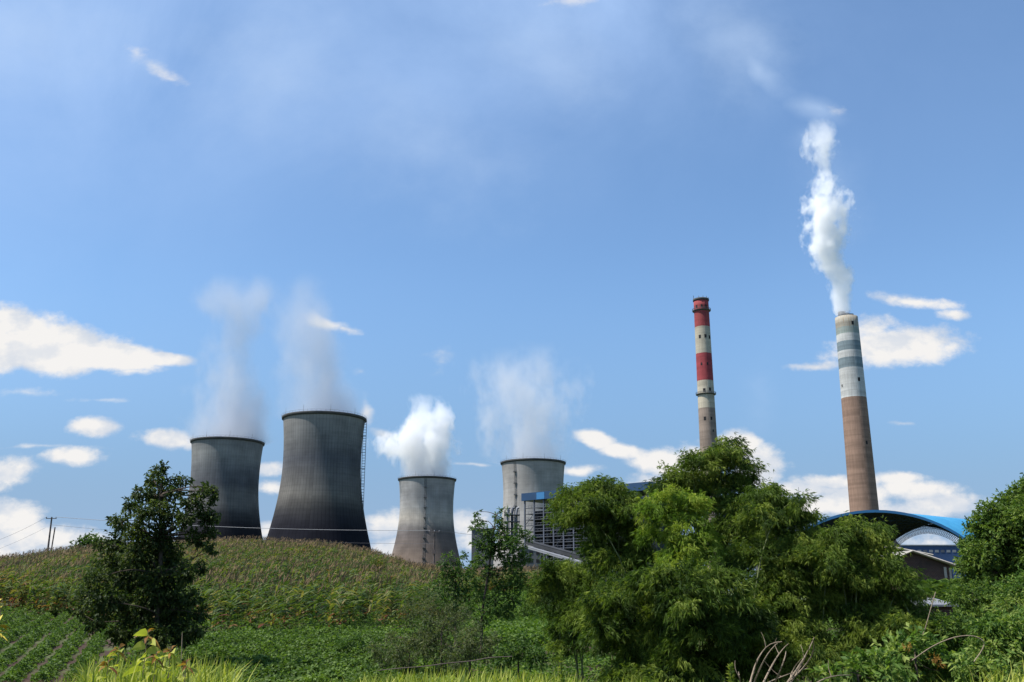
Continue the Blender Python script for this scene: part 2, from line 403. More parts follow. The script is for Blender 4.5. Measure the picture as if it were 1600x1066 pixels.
TA = tower_mat('sooty_shell_far', [(0, (0.011,0.011,0.014)), (.36, (0.012,0.012,0.016)), (.41, (0.016,0.016,0.02)), (.48, (0.023,0.023,0.027)), (.56, (0.06,0.06,0.062)), (.62, (0.135,0.131,0.126)), (.68, (0.125,0.123,0.12)), (.74, (0.0837,0.0864,0.09585)), (.83, (0.1283,0.1337,0.1431)), (.94, (0.216,0.216,0.2093)), (1, (0.1755,0.1755,0.1755))], .2)
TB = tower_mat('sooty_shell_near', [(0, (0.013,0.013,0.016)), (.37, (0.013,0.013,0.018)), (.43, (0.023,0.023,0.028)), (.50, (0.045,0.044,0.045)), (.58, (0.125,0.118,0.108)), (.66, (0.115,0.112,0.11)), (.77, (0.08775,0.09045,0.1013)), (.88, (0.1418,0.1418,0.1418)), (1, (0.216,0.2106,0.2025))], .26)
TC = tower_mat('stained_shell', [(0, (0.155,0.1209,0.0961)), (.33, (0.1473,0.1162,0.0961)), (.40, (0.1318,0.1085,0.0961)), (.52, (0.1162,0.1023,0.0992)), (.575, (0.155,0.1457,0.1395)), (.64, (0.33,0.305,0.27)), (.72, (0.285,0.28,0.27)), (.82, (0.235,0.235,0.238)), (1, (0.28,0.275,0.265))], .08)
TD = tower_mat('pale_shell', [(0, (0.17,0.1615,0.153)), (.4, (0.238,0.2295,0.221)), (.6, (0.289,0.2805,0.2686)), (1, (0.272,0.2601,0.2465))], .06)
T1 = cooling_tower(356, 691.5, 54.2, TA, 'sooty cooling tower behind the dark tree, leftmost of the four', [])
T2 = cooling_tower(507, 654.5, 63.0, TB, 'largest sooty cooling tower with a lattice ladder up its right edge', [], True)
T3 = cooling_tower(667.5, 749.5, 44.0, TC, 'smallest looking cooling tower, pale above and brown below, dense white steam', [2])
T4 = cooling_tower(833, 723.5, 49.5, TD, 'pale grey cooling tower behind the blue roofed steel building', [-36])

# ------------------------------------------------------------------ chimneys
def zpix(py, D): return float(P(800, py, D)[2])
def chimney_mat(name, bands, D, rust=0.0, stainz=None):
    m, t, out = mat(name); oc = t.node('ShaderNodeTexCoord').outputs['Object']
    x, y, z = t.xyz(oc); zt = bands[0][0]
    col = (*bands[-1][1],)
    cur = None
    an = t.math('MULTIPLY', t.math('ARCTAN2', x, y), 8.0)
    cyl = t.comb(an, 0.0, z)
    zz = t.math('ADD', z, t.math('MULTIPLY', t.math('SUBTRACT', t.noise(cyl, 1.2, 3), .5), .7))
    cur = tuple(bands[-1][1])
    for z0, c in bands[-2::-1]:
        f = t.math('GREATER_THAN', zz, z0)
        cur = t.mix(f, cur, tuple(c))
    st = t.noise(t.vmath('MULTIPLY', cyl, (1, 1, .07)), .9, 5, .65)
    rg = t.noise(t.vmath('MULTIPLY', cyl, (.06, 1, 1)), .30, 4, .6, .4)
    k = t.math('MULTIPLY', t.mapr(st, .3, .7, .76, 1.08), t.mapr(rg, .35, .65, .76, 1.10))
    res = t.mix(1.0, cur, t.comb(k, k, k), 'MULTIPLY')
    if rust:   # rusty dribbles below the lip
        dr = t.mapr(t.noise(t.vmath('MULTIPLY', cyl, (1, 1, .05)), 1.6, 4, .6), .5, .62)
        up = t.mapr(z, bands[0][0]-9, bands[0][0]+6)
        res = t.mix(t.math('MULTIPLY', t.math('MULTIPLY', dr, up), rust), res, (.20,.13,.07))
    princ(t, out, res, .85, 0, k, .2, .2); return m
def chimney(px_top, py_top, r_top, px_b, py_b, r_b, D, bands, label, rust, openings, galleries, flues, name_m):
    ct = P(px_top, py_top, D); cb = P(px_b, py_b, D)
    zt = ct[2]; cx = (ct[0]+cb[0])/2
    def cd(z): return D*CP+(z-CAMZ)*SP
    rt = r_top*cd(zt)/FPX; rb = r_b*cd(cb[2])/FPX
    def rad(z): return rb+(rt-rb)*(z-cb[2])/(zt-cb[2])
    root = empty('chimney', (cx, D, ZB), label, 'chimney', None)
    zs = np.linspace(ZB, zt, 40); prof = [(rad(z), z) for z in zs]+[(rad(zt)-.6, zt), (rad(zt)-.6, zt-8)]
    bm = [(zpix(p, D)-ZB, c) for p, c in bands]; bm[-1] = (-99, bands[-1][1])
    m = chimney_mat(name_m, bm, D, rust)
    MB().lathe(prof, 72, (cx, D)).build('shaft', m, root, True)
    for g_py in galleries:
        z = zpix(g_py, D); r = rad(z); q = MB()
        q.lathe([(r, z-.9), (r+1.2, z-.3), (r+1.3, z), (r, z+.05)], 64, (cx, D))
        for kx in range(32):
            a = kx*2*math.pi/32; p0 = np.array((cx+(r+1.2)*math.cos(a), D+(r+1.2)*math.sin(a), z)); q.bar(p0, p0+(0, 0, 1.3), .14)
        for zz in (z+.7, z+1.35):
            a = np.linspace(0, 2*math.pi, 65); q.tube(np.stack([cx+(r+1.2)*np.cos(a), D+(r+1.2)*np.sin(a), np.full(65, zz)], -1), .09, 4)
        q.build('gallery', M_STEEL_D, root)
    for (ox, oy, s) in openings:
        z = zpix(oy, D); r = rad(z); dx_ = (P(ox, oy, D)[0]-cx)
        if abs(dx_) >= r: continue
        a = math.asin(max(-.97, min(.97, dx_/r))); n_ = np.array((math.sin(a), -math.cos(a), 0)); tn = np.array((math.cos(a), math.sin(a), 0))
        cc = np.array((cx, D, z))+n_*r
        v = []
        for dz_ in (-s*.8, s*.8):
            for (u_, w_) in ((-1, .08), (1, .08), (1, -.3), (-1, -.3)): v.append(cc+tn*u_*s*.5+n_*w_+(0, 0, dz_))
        MB().hexa(v).build('opening', M_DARK, root)
    for (fx, fr, fh) in flues:
        z0 = zt-6; x0 = cx+fx
        MB().lathe([(fr, z0), (fr, zt+fh), (fr-.3, zt+fh), (fr-.3, z0)], 32, (x0, D+ (0 if fx else -1))).build('flue', M_FLUE, root, True)
    return root, cx, zt, rt
M_DARK = plain('dark_opening', (.015,.015,.017), .9, .1, 1)
M_FLUE = plain('flue_lining', (.16,.17,.18), .7, .2, .5)
RED = (.27,.050,.055); CRM = (.40,.36,.28); CON = (.24,.19,.155)
CH1 = chimney(1094.3, 468.5, 11.4, 1108.2, 697, 13.6, 680, [(512, RED), (553.6, CRM), (596, RED), (639, CRM), (900, CON)],
  'red and white banded chimney rising behind the tall bamboo', .25,
  [(1091.5,528.5,1.6),(1100,528,1.6),(1107,529,1.6),(1094,571,1.2),(1103,571,1.2),(1099,656,1.6),(1109,656,1.4),(1112,675,1),(1087,481,1.3),(1094,481,1.3),(1101,481,1.3),(1098,612,1.6),(1107,611,1.6)], [486, 616.5], [], 'banded_paint')
# dark lip and rods on the banded stack
zt = CH1[2]; q = MB().lathe([(CH1[3]+.05, zt-1.4), (CH1[3]+.5, zt-1.1), (CH1[3]+.5, zt+.25), (CH1[3]-.7, zt+.25)], 48, (CH1[1], 680)); q.build('lip', M_RIM, CH1[0], True)
for q_ in (-1, -.45, .1, .6, .98):
    x0 = CH1[1]+q_*CH1[3]; MB().bar((x0, 680-math.sqrt(max(0, 1-q_*q_))*CH1[3], zt), (x0, 680-math.sqrt(max(0, 1-q_*q_))*CH1[3], zt+(3.2 if q_ == -1 else 1.6)), .25).build('lightning_rod', M_STEEL_D, CH1[0])
GRY = (.165,.21,.23); WHT = (.42,.425,.41); TEAL = (.27,.32,.30); CAP = (.32,.30,.25); BRN = (.235,.155,.115)
CH2 = chimney(1320.2, 496.5, 16.9, 1352.6, 797, 21.6, 800, [(513.6, CAP), (524, TEAL), (535.6, WHT), (550, GRY), (561, WHT), (576.7, GRY), (622.6, WHT), (900, BRN)],
  'brown chimney with grey and white bands, steam rising from its top', .8,
  [(1326.5,509,2.0),(1336,596.5,2.0),(1347.5,694.5,1.8),(1314,604,1.4)], [], [(-3.6, 3.1, 5.0), (3.4, 3.1, 3.0), (.2, 2.8, 3.6)], 'grey_banded_paint')

# ------------------------------------------------------------------ steam and smoke
def plume(name, base, size, cen, rad, den, peak, nscale, amp, label, col=(.985, .985, .985), seed=0.0, stretch=(1, 1, .6), edge=(.0, .5), step=None, rim=29.5):
    """volume whose density follows a centre line cen[(t,dx)] and radius rad[(t,r)] (metres) over height size"""
    H = size
    ts = np.linspace(0, 1, 14); cx_ = np.interp(ts, [c[0] for c in cen], [c[1] for c in cen]); rr_ = np.interp(ts, [c[0] for c in rad], [c[1] for c in rad])
    q = MB(); n = 20; th = np.arange(n)*2*math.pi/n
    v = np.stack([base[0]+cx_[:, None]+1.5*rr_[:, None]*np.cos(th), base[1]+1.5*rr_[:, None]*np.sin(th), np.repeat((base[2]+ts*H)[:, None], n, 1)], -1)
    if True: kk_ = min(1.0, rim/(1.5*rr_[0])); v[0, :, :2] = np.array(base[:2])+(v[0, :, :2]-np.array(base[:2]))*kk_
    f = [(i*n+j, i*n+(j+1) % n, (i+1)*n+(j+1) % n, (i+1)*n+j) for i in range(13) for j in range(n)]
    q.add(v, f)
    for k_, top in ((0, False), (13, True)):
        c_ = len(ts)*n; 
        vv = np.vstack([v[k_], v[k_].mean(0)]); ff = [(j, (j+1) % n, n) if top else ((j+1) % n, j, n) for j in range(n)]
        q.add(vv, ff)
    o = q.build(name, None, None) if False else None
    me = q.mesh(name, [])
    # weld the caps
    import bmesh
    bm = bmesh.new(); bm.from_mesh(me); bmesh.ops.remove_doubles(bm, verts=bm.verts, dist=.01); bmesh.ops.recalc_face_normals(bm, faces=bm.faces)
    bmesh.ops.translate(bm, verts=bm.verts, vec=-Vector([float(b) for b in base])); bm.to_mesh(me); bm.free()
    o = bpy.data.objects.new(name, me); C.objects.link(o); o.location = [float(b) for b in base]
    tag(o, label, 'steam plume', 'steam plumes over the power station')
    m, t, out = mat(name+'_volume'); oc = t.node('ShaderNodeTexCoord').outputs['Object']
    x, y, z = t.xyz(oc); tt = t.math('DIVIDE', z, H)
    S = 200.
    cxn = t.math('MULTIPLY', t.math('SUBTRACT', t.curve(tt, [(a, .5+b/S) for a, b in cen]), .5), S)
    rn = t.math('MULTIPLY', t.curve(tt, [(a, b/S) for a, b in rad]), S)
    dn = t.curve(tt, den)
    sv = t.vmath('ADD', t.vmath('MULTIPLY', oc, stretch), (seed*37., seed*11., seed*23.))
    wv = t.vmath('SUBTRACT', t.noise(sv, nscale*.6, 2, .5, col=True), (.5, .5, .5))
    grow = t.mapr(tt, 0, .25, .15, 1)
    wv = t.vmath('SCALE', wv, None, scale=t.math('MULTIPLY', rn, t.math('MULTIPLY', grow, 2.4)))
    wx, wy, wz = t.xyz(wv)
    xx = t.math('DIVIDE', t.math('ADD', t.math('SUBTRACT', x, cxn), wx), rn); yy = t.math('DIVIDE', t.math('ADD', y, wy), rn)
    d = t.math('SQRT', t.math('ADD', t.math('MULTIPLY', xx, xx), t.math('MULTIPLY', yy, yy)))
    ns = t.noise(sv, nscale, 5, .62)
    na = t.math('MULTIPLY', t.math('SUBTRACT', ns, .5), t.math('MULTIPLY', t.mapr(tt, 0, .35, amp*.35, amp), 1.0))
    amp_t = t.mapr(tt, .3, 1.0, 1.0, 1.7)
    na = t.math('MULTIPLY', na, amp_t)
    ns2 = t.math('MULTIPLY', t.math('SUBTRACT', t.noise(sv, nscale*3.2, 4, .6), .5), t.math('MULTIPLY', t.mapr(tt, 0, .3, amp*.2, amp*.7), 1.0))
    fld = t.math('ADD', t.math('SUBTRACT', 1.0, d), t.math('ADD', na, ns2))
    dd = t.math('MULTIPLY', t.mapr(fld, edge[0], edge[1], 0, 1, True), t.math('MULTIPLY', dn, peak))
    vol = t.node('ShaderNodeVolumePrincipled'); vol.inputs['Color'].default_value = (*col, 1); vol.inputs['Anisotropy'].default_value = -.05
    t.l.new(dd, vol.inputs['Density']); t.l.new(vol.outputs[0], out.inputs['Volume'])
    m.cycles.volume_step_rate = step or 1.0
    me.materials.append(m)
    return o
def off(D, zt, px0, pts):    # pixel pairs -> (height fraction, x offset)
    pass
# tower 3 : dense white
mpp = lambda D, z: (D*CP+z*SP)/FPX
def plume_at(Tw, top_py, cen_px, rad_px, **k):
    root, c, D, H = Tw; s = mpp(D, c[2]); zt = c[2]-2.; Hh = zpix(top_py, D)-zt; x0 = c[0]
    cen = [(a, (b)*s) for a, b in cen_px]; rad = [(a, b*s) for a, b in rad_px]
    return plume(base=(x0, D, zt), size=Hh, cen=cen, rad=rad, **k)
plume_at(T3, 615, [(0,0),(.2,-6),(.42,-26),(.55,-16),(.7,-2),(1,-10)], [(0,42),(.12,42),(.3,52),(.42,60),(.55,46),(.7,34),(1,24)], name='steam_plume', den=[(0,1),(.3,1),(.7,.8),(.9,.4),(1,0)],
   peak=.075, nscale=.042, amp=2.6, col=(.95,.95,.955), label='dense white steam over the smallest looking cooling tower', seed=1)
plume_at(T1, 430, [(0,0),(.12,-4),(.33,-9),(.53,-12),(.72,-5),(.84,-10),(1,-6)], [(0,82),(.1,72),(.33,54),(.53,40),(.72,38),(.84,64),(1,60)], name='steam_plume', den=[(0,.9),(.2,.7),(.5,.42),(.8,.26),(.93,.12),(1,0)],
   peak=.085, nscale=.022, amp=2.0, col=(.68,.71,.77), label='thin grey steam over the leftmost cooling tower', seed=2, edge=(0, .9))  # steam colour greyed to carry the cloud shadow over this tower
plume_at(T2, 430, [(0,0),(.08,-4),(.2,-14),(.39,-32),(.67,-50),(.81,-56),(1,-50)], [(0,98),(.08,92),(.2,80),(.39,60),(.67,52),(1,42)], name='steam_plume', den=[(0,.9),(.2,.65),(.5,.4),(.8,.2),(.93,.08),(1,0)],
   peak=.065, nscale=.02, amp=2.0, col=(.68,.71,.77), label='wide thin grey steam over the largest cooling tower', seed=3.3, edge=(0, .9))  # same greyed colour: cloud shadow put into the steam itself
plume_at(T4, 555, [(0,0),(.15,-2),(.36,0),(.54,-4),(.72,-20),(1,-14)], [(0,72),(.1,66),(.36,62),(.54,74),(.72,82),(1,74)], name='steam_plume', den=[(0,.9),(.25,.75),(.5,.5),(.8,.3),(.93,.12),(1,0)],
   peak=.036, nscale=.034, amp=3.8, col=(.76,.78,.82), label='grey steam over the pale cooling tower behind the steel building', seed=4.1, edge=(0, .8))
D_ = 800; s_ = mpp(D_, CH2[2]); zb_ = CH2[2]+2.
plume(name='smoke_plume', base=(CH2[1]-3.0, D_, zb_), size=zpix(190, D_)-zb_, rim=5.5, cen=[(0,0),(.2,-4*s_),(.43,-13*s_),(.52,-8*s_),(.63,-9*s_),(.75,-6*s_),(.86,-11*s_),(1,-14*s_)],
   rad=[(0,15*s_),(.08,17*s_),(.2,22*s_),(.35,30*s_),(.45,36*s_),(.54,34*s_),(.63,26*s_),(.74,15*s_),(.85,24*s_),(1,18*s_)], den=[(0,1),(.2,1),(.5,.85),(.7,.6),(.85,.35),(.95,.2),(1,0)],
   peak=.14, nscale=.065, amp=2.5, label='tall white plume above the grey and white banded chimney', seed=5.2, stretch=(1, 1, .75))

# ------------------------------------------------------------------ boiler house (open steel frame, blue roof)
M_BLUE = plain('blue_sheet', (.017,.045,.10), .5, .15, .1)
M_BLUE_L = plain('bright_blue_sheet', (.035,.14,.30), .5, .1, .1)
M_NAVY = plain('navy_sheet', (.03,.06,.14), .6, .2, .1)
M_GREYW = plain('grey_cladding', (.10,.102,.108), .8, .15, .08)
M_STEEL = plain('painted_steel', (.075,.085,.11), .6, .2, .1)
M_CORE = plain('dark_plant', (.03,.032,.037), .8, .3, .1)
M_SLAB = plain('floor_slab', (.055,.06,.07), .8, .2, .1)
M_WHITE_S = plain('white_sheet', (.17,.175,.19), .6, .1, .1)
A = P(819, 776, 525); B = P(1015, 776, 470)
ax = (B-A)[:2]; L = float(np.linalg.norm(ax)); ax = ax/L; nrm = np.array((-ax[1], ax[0]))   # nrm points away
if nrm[1] < 0: nrm = -nrm
def bh(u, v, z): return (A[0]+ax[0]*u+nrm[0]*v, A[1]+ax[1]*u+nrm[1]*v, z)
def bhbox(mb, u0, u1, v0, v1, z0, z1, **k):
    return mb.hexa([bh(u0,v0,z0), bh(u1,v0,z0), bh(u1,v1,z0), bh(u0,v1,z0), bh(u0,v0,z1), bh(u1,v0,z1), bh(u1,v1,z1), bh(u0,v1,z1)], **k)
zr = A[2]+1.6
root = empty('boiler_house', bh(L/2, 12, ZB), 'open steel framed boiler house with blue roof edge beside the bamboo', 'industrial building')
bhbox(MB(), -1, L+1, -1.2, 26, zr-4.0, zr).build('roof', M_BLUE, root)
bhbox(MB(), 10, 15.5, -1.35, -1.0, zr-3.9, zr-.3).build('roof_panel', M_BLUE_L, root)
us = np.linspace(.5, L-.5, 13)
for u in us:
    for v in (0, 24): bhbox(MB(), u-.35, u+.35, v-.35, v+.35, ZB, zr-4.0).build('column', M_STEEL, root)
lv = np.arange(ZB+4.5, zr-5, 3.1)
for i, z in enumerate(lv):
    b = MB(); bhbox(b, 0, L, -.25, .25, z-.35, z+.05)
    cut0 = 0 if i % 3 else 6
    bhbox(b, cut0, L, .3, 6 + (i % 2)*2, z-.12, z+.02)
    b.build('floor', M_SLAB, root)
    r_ = MB(); r_.bar(bh(0, -.2, z+1.1), bh(L, -.2, z+1.1), .12)
    for u in np.arange(1, L, 2.2): r_.bar(bh(u, -.2, z), bh(u, -.2, z+1.1), .09)
    r_.build('railing', M_STEEL, root)
br = MB()
for i in range(0, 12, 3):
    for j in range(0, len(lv)-2, 2):
        br.bar(bh(us[i], -.1, lv[j]), bh(us[i+1], -.1, lv[j+2]), .28)
br.build('bracing', M_STEEL, root)
core = MB(); 
for (u0, u1, v0, v1, z0, z1) in [(1.5,13,7,22,ZB,zr-9), (15,27,7,22,ZB,zr-7), (29,42,8,22,ZB,zr-9), (44,L-2,6,22,ZB,zr-6)]: bhbox(core, u0, u1, v0, v1, z0, z1)
core.build('boiler_casing', M_CORE, root)
dk = MB()
for (u, v, z0, z1, r) in [(14,3,ZB,zr-8,.9),(28,4,ZB,zr-15,1.2),(8,4,8,zr-22,.8),(40,3,ZB,zr-6,.8),(21,3.5,20,40,1.0)]: dk.tube([bh(u,v,z0), bh(u,v,z1)], r, 10)
for (u0, u1, z, r) in [(2,18,14,.8),(10,30,26,.7),(4,13,33,.6),(24,40,19,.9),(18,34,36,.6)]: dk.tube([bh(u0,2.2,z), bh(u1,2.2,z)], r, 8)
dk.build('pipework', M_STEEL, root, True)
# the nested vessel structure and block to its left
root = empty('plant_block', P(752, 870, 560), 'plain grey concrete block left of the steel boiler house', 'industrial building')
a = P(737, 828, 560); b_ = P(770, 828, 560)
MB().box((a[0], 560, ZB), (b_[0], 582, a[2])).build('wall', M_GREYW, root)
MB().box((a[0]-.4, 559.6, a[2]), (b_[0]+.4, 582.4, a[2]+.8)).build('roof', M_SLAB, root)
root = empty('pipe_tower', P(800, 870, 530), 'small steel tower of pipes and vessels left of the boiler house', 'steel structure')
a = P(789, 797, 530); b_ = P(811, 797, 530)
fr = MB()
for x in np.linspace(a[0], b_[0], 4):
    for y in (530, 537): fr.box((x-.2, y-.2, ZB), (x+.2, y+.2, a[2]))
for z in np.arange(20, a[2]+.1, 3.6): fr.box((a[0]-.5, 529.6, z-.2), (b_[0]+.5, 537.6, z))
fr.build('frame', M_STEEL, root)
for i, x in enumerate(np.linspace(a[0]+1.4, b_[0]-1.4, 3)):
    MB().tube([(x, 533, 28), (x, 533, a[2]-1.5), (x+.5, 533, a[2]+1.2), (x+1.5, 533, a[2]+1.5)], .75, 10).build('vessel', M_STEEL_L if i != 1 else M_STEEL, root, True)
root = empty('low_plant_building', P(850, 885, 505), 'low grey building with window openings below the boiler house frame', 'industrial building')
a = P(812, 857, 500); b_ = P(845, 857, 500)
MB().box((a[0], 497, ZB), (b_[0], 512, a[2])).build('wall', M_GREYW, root)
for i in range(3):
    for j in range(2):
        x = a[0]+1.5+i*3.4; z = a[2]-3.2-j*4; MB().box((x, 496.9, z), (x+1.7, 497.05, z+1.7)).build('window', M_DARK, root)
MB().box((a[0]-.3, 496.7, a[2]), (b_[0]+.3, 512.3, a[2]+.5)).build('roof', M_SLAB, root)
def conveyor(p0, p1, w, h, m1, label, name='conveyor_gallery'):
    p0 = np.array(p0); p1 = np.array(p1); root = empty(name, p1, label, 'conveyor')
    d = p1-p0; s = np.array((d[1], -d[0], 0.)); s /= np.linalg.norm(s); s *= w/2; up = np.array((0, 0, h))
    MB().hexa([p0-s, p1-s, p1+s, p0+s, p0-s+up, p1-s+up, p1+s+up, p0+s+up]).build('gallery', m1, root)
    e = np.array((0, 0, .25)); s2 = s*1.08
    MB().hexa([p0-s2+up, p1-s2+up, p1+s2+up, p0+s2+up, p0-s2+up+e, p1-s2+up+e, p1+s2+up+e, p0+s2+up+e]).build('roof', m1, root)
    for f_ in (.2, .5, .8):
        q = p0+d*f_; MB().bar((q[0]-1, q[1], ZB), q+(0, 0, .1), .5).build('support', M_STEEL, root); MB().bar((q[0]+1, q[1], ZB), q+(0, 0, .1), .5).build('support', M_STEEL, root)
conveyor(P(826, 851, 470), P(990, 897, 400), 3, 1.7, M_CORE, 'upper grey sloping conveyor gallery in front of the boiler house')
conveyor(P(828, 858, 460), P(960, 896, 400), 2, .8, M_WHITE_S, 'lower white sloping conveyor gallery in front of the boiler house')
# roofs peeping over the bamboo
root = empty('workshop', P(985, 800, 455), 'dark blue roofed workshop showing between two bamboo crowns', 'industrial building')
a = P(972, 776, 450); b_ = P(1024, 776, 450)
MB().box((a[0], 450, ZB), (b_[0], 452, a[2]-3)).build('wall', M_CORE, root)
n_ = 10; q = MB()
for i in range(n_):
    x0 = a[0]+(b_[0]-a[0])*i/n_; x1 = a[0]+(b_[0]-a[0])*(i+1)/n_
    z0 = a[2]-3+2.6*math.sin(math.pi*i/n_); z1 = a[2]-3+2.6*math.sin(math.pi*(i+1)/n_)
    q.hexa([(x0,449.5,z0-.6),(x1,449.5,z1-.6),(x1,470,z1-.6),(x0,470,z0-.6),(x0,449.5,z0+.5),(x1,449.5,z1+.5),(x1,470,z1+.5),(x0,470,z0+.5)])
q.build('roof', M_BLUE, root)
for i in range(4):
    x = a[0]+2+i*4; MB().box((x, 449.8, a[2]-8), (x+2.4, 449.95, a[2]-5)).build('window', M_STEEL, root)
root = empty('transfer_house', P(1222, 800, 480), 'grey flat topped plant house above the bamboo left of the chimney', 'industrial building')
a = P(1186, 782, 480); b_ = P(1251, 782, 480)
MB().box((a[0], 480, ZB), (b_[0], 496, a[2])).build('wall', M_GREYW, root)
MB().box((a[0]-.6, 479.4, a[2]), (b_[0]+.6, 496.5, a[2]+1.6)).build('roof', M_STEEL_L, root)
r_ = MB(); 
for x in np.arange(a[0], b_[0]+.2, 1.6): r_.bar((x, 479.6, a[2]+1.6), (x, 479.6, a[2]+2.8), .1)
r_.bar((a[0], 479.6, a[2]+2.8), (b_[0], 479.6, a[2]+2.8), .12); r_.bar((b_[0]-.6, 480, a[2]+1.6), (b_[0]-.6, 480, a[2]+6.5), .18)
r_.build('railing', M_STEEL_L, root)

# ------------------------------------------------------------------ arched coal shed
m, t, out = mat('shed_roof'); oc = t.node('ShaderNodeTexCoord').outputs['Object']; geo = t.node('ShaderNodeNewGeometry')
x, y, z = t.xyz(oc)
n = t.noise(oc, .2, 4); rb = t.math('FRACT', t.math('MULTIPLY', x, .8))
cyan = t.mix(t.mapr(n, .3, .7), (.03,.20,.38), (.045,.27,.46))
princ(t, out, cyan, .45, 0, rb, .15, .4); M_CYAN = m
M_UNDER = plain('shaded_lining', (.012,.018,.035), .8, .2, .1)  # blue-black colour paints in the shade inside the vault
fa = P(1368, 798, 400); hw = 190*mpp(400, 35)
zf0 = ZB; hgt = fa[2]-zf0
e1 = (fa[2]-CAMZ)/400.; ra = P(1500, 811.5, 400); D2_ = 400*e1/((ra[2]-CAMZ)/400.); ra = P(1500, 811.5, D2_)
def arch(cx, y, hw, z0, h, n=40, th=0):
    a = np.linspace(0, math.pi, n+1); return np.stack([cx-np.cos(a)*(hw-th), np.full(n+1, y), z0+np.sin(a)*(h-th)], -1)
root = empty('coal_shed', (fa[0], 400, ZB), 'open ended arched shed with bright blue vaulted roof at the foot of the chimney', 'storage shed')
nn = 40
o1 = arch(fa[0], 400, hw, ZB, hgt); o2 = arch(ra[0], D2_, hw*.98, ZB, ra[2]-ZB)
i1 = arch(fa[0], 400, hw, ZB, hgt, th=.5); i2 = arch(ra[0], D2_, hw*.98, ZB, ra[2]-ZB, th=.5)
def sheet(a, b): 
    v = np.vstack([a, b]); k = len(a); return v, [(i, i+1, k+i+1, k+i) for i in range(k-1)]
q = MB(); q.add(*sheet(o1, o2)); q.add(*sheet(o1, i1)); q.add(*sheet(o2, i2)); q.build('roof', M_CYAN, root, True)
q = MB(); q.add(*sheet(i1, i2)); 
q.build('roof_lining', M_UNDER, root, True)
# fascia band
fo = arch(fa[0], 399.7, hw, ZB, hgt, th=-.3); fi = arch(fa[0], 399.7, hw, ZB, hgt, th=.75)
q = MB(); q.add(*sheet(fo, fi)); fo2 = fo+(0, .6, 0); fi2 = fi+(0, .6, 0); q.add(*sheet(fo, fo2)); q.add(*sheet(fi, fi2)); q.build('fascia', M_BLUE_L, root)
# rear wall: sheeting between the roof arch and an opening arch, edged by a lattice truss
oc_ = P(1447, 830, D2_); ohw = 95*mpp(D2_, 30); oh = P(1447, 823, D2_)[2]-ZB
ow = arch(oc_[0], D2_-.3, ohw, ZB, oh)
rw = arch(ra[0], D2_-.3, hw*.98-.6, ZB, ra[2]-ZB-.6)
q = MB(); q.add(*sheet(rw, ow)); q.build('end_wall', M_UNDER, root)
tr = MB(); a_ = arch(oc_[0], D2_-1.5, ohw, ZB, oh, 110, .2); b2 = arch(oc_[0], D2_-1.5, ohw-2.2, ZB, oh-2.2, 110, 1.0); c2_ = arch(oc_[0], D2_-4, ohw-.5, ZB, oh-.5, 110, .6)
for S_ in (a_, b2, c2_): tr.tube(S_, .07, 4)
for i in range(110):
    tr.bar(a_[i], b2[i+1], .10); tr.bar(b2[i], a_[i+1], .10); tr.bar(a_[i], c2_[i+1], .10); tr.bar(b2[i], c2_[i], .10)
tr.build('lattice_truss', M_STEEL, root)
# space frame ribs under the roof
rbm = MB()
for f_ in (.25, .5, .75):
    a_ = arch(fa[0]+(ra[0]-fa[0])*f_, 400+(D2_-400)*f_, hw*.99, ZB, hgt+(ra[2]-fa[2])*f_, 50, 1.2); b2 = a_.copy(); b2 = arch(fa[0]+(ra[0]-fa[0])*f_, 400+(D2_-400)*f_+1.5, hw*.99, ZB, hgt+(ra[2]-fa[2])*f_, 50, 3.0)
    rbm.tube(a_, .14, 4); rbm.tube(b2, .14, 4)
    for i in range(50): rbm.bar(a_[i], b2[i+1], .12); rbm.bar(b2[i], a_[i+1], .12)
rbm.build('roof_truss', M_NAVY, root)
# far blue works seen through the arch
root = empty('blue_works', P(1450, 880, 640), 'long low navy blue works building seen through the arched shed', 'industrial building')
a = P(1380, 853, 640); b_ = P(1530, 853, 640)
MB().box((a[0], 640, ZB), (b_[0], 660, a[2])).build('wall', M_NAVY, root)
MB().box((a[0]-.5, 639.5, a[2]), (b_[0]+.5, 660.5, a[2]+.7)).build('roof', M_STEEL_L, root)
for i in range(16):
    x = a[0]+3+i*3.8; MB().box((x, 639.85, a[2]-4.2), (x+2.4, 639.98, a[2]-2.6)).build('window', M_STEEL_L if i % 3 else M_STEEL, root)
q = MB(); cc = P(1388, 835, 500)
hp = [(-16, 0), (-8, .55), (0, 1.0), (4, .85), (10, .35), (16, .12), (24, 0)]
th = np.arange(24)*2*math.pi/24; v = []
for k_, (rr, zz) in enumerate([(26, -3), (18, cc[2]*.35), (11, cc[2]*.62), (5, cc[2]*.9), (1.2, cc[2])]):
    v.append(np.stack([cc[0]-2+(rr*(1+.12*np.sin(th*3+k_)))*np.cos(th), 500+rr*np.sin(th), np.full(24, zz)+.8*np.sin(th*5+k_*2)], -1))
v = np.array(v); q.add(v, [(i*24+j, i*24+(j+1) % 24, (i+1)*24+(j+1) % 24, (i+1)*24+j) for i in range(4) for j in range(24)]); q.add(v[-1], [tuple(range(24))])
tag(q.build('coal_heap', M_CORE, None, True), 'black coal heap inside the arched shed opening', 'coal heap')

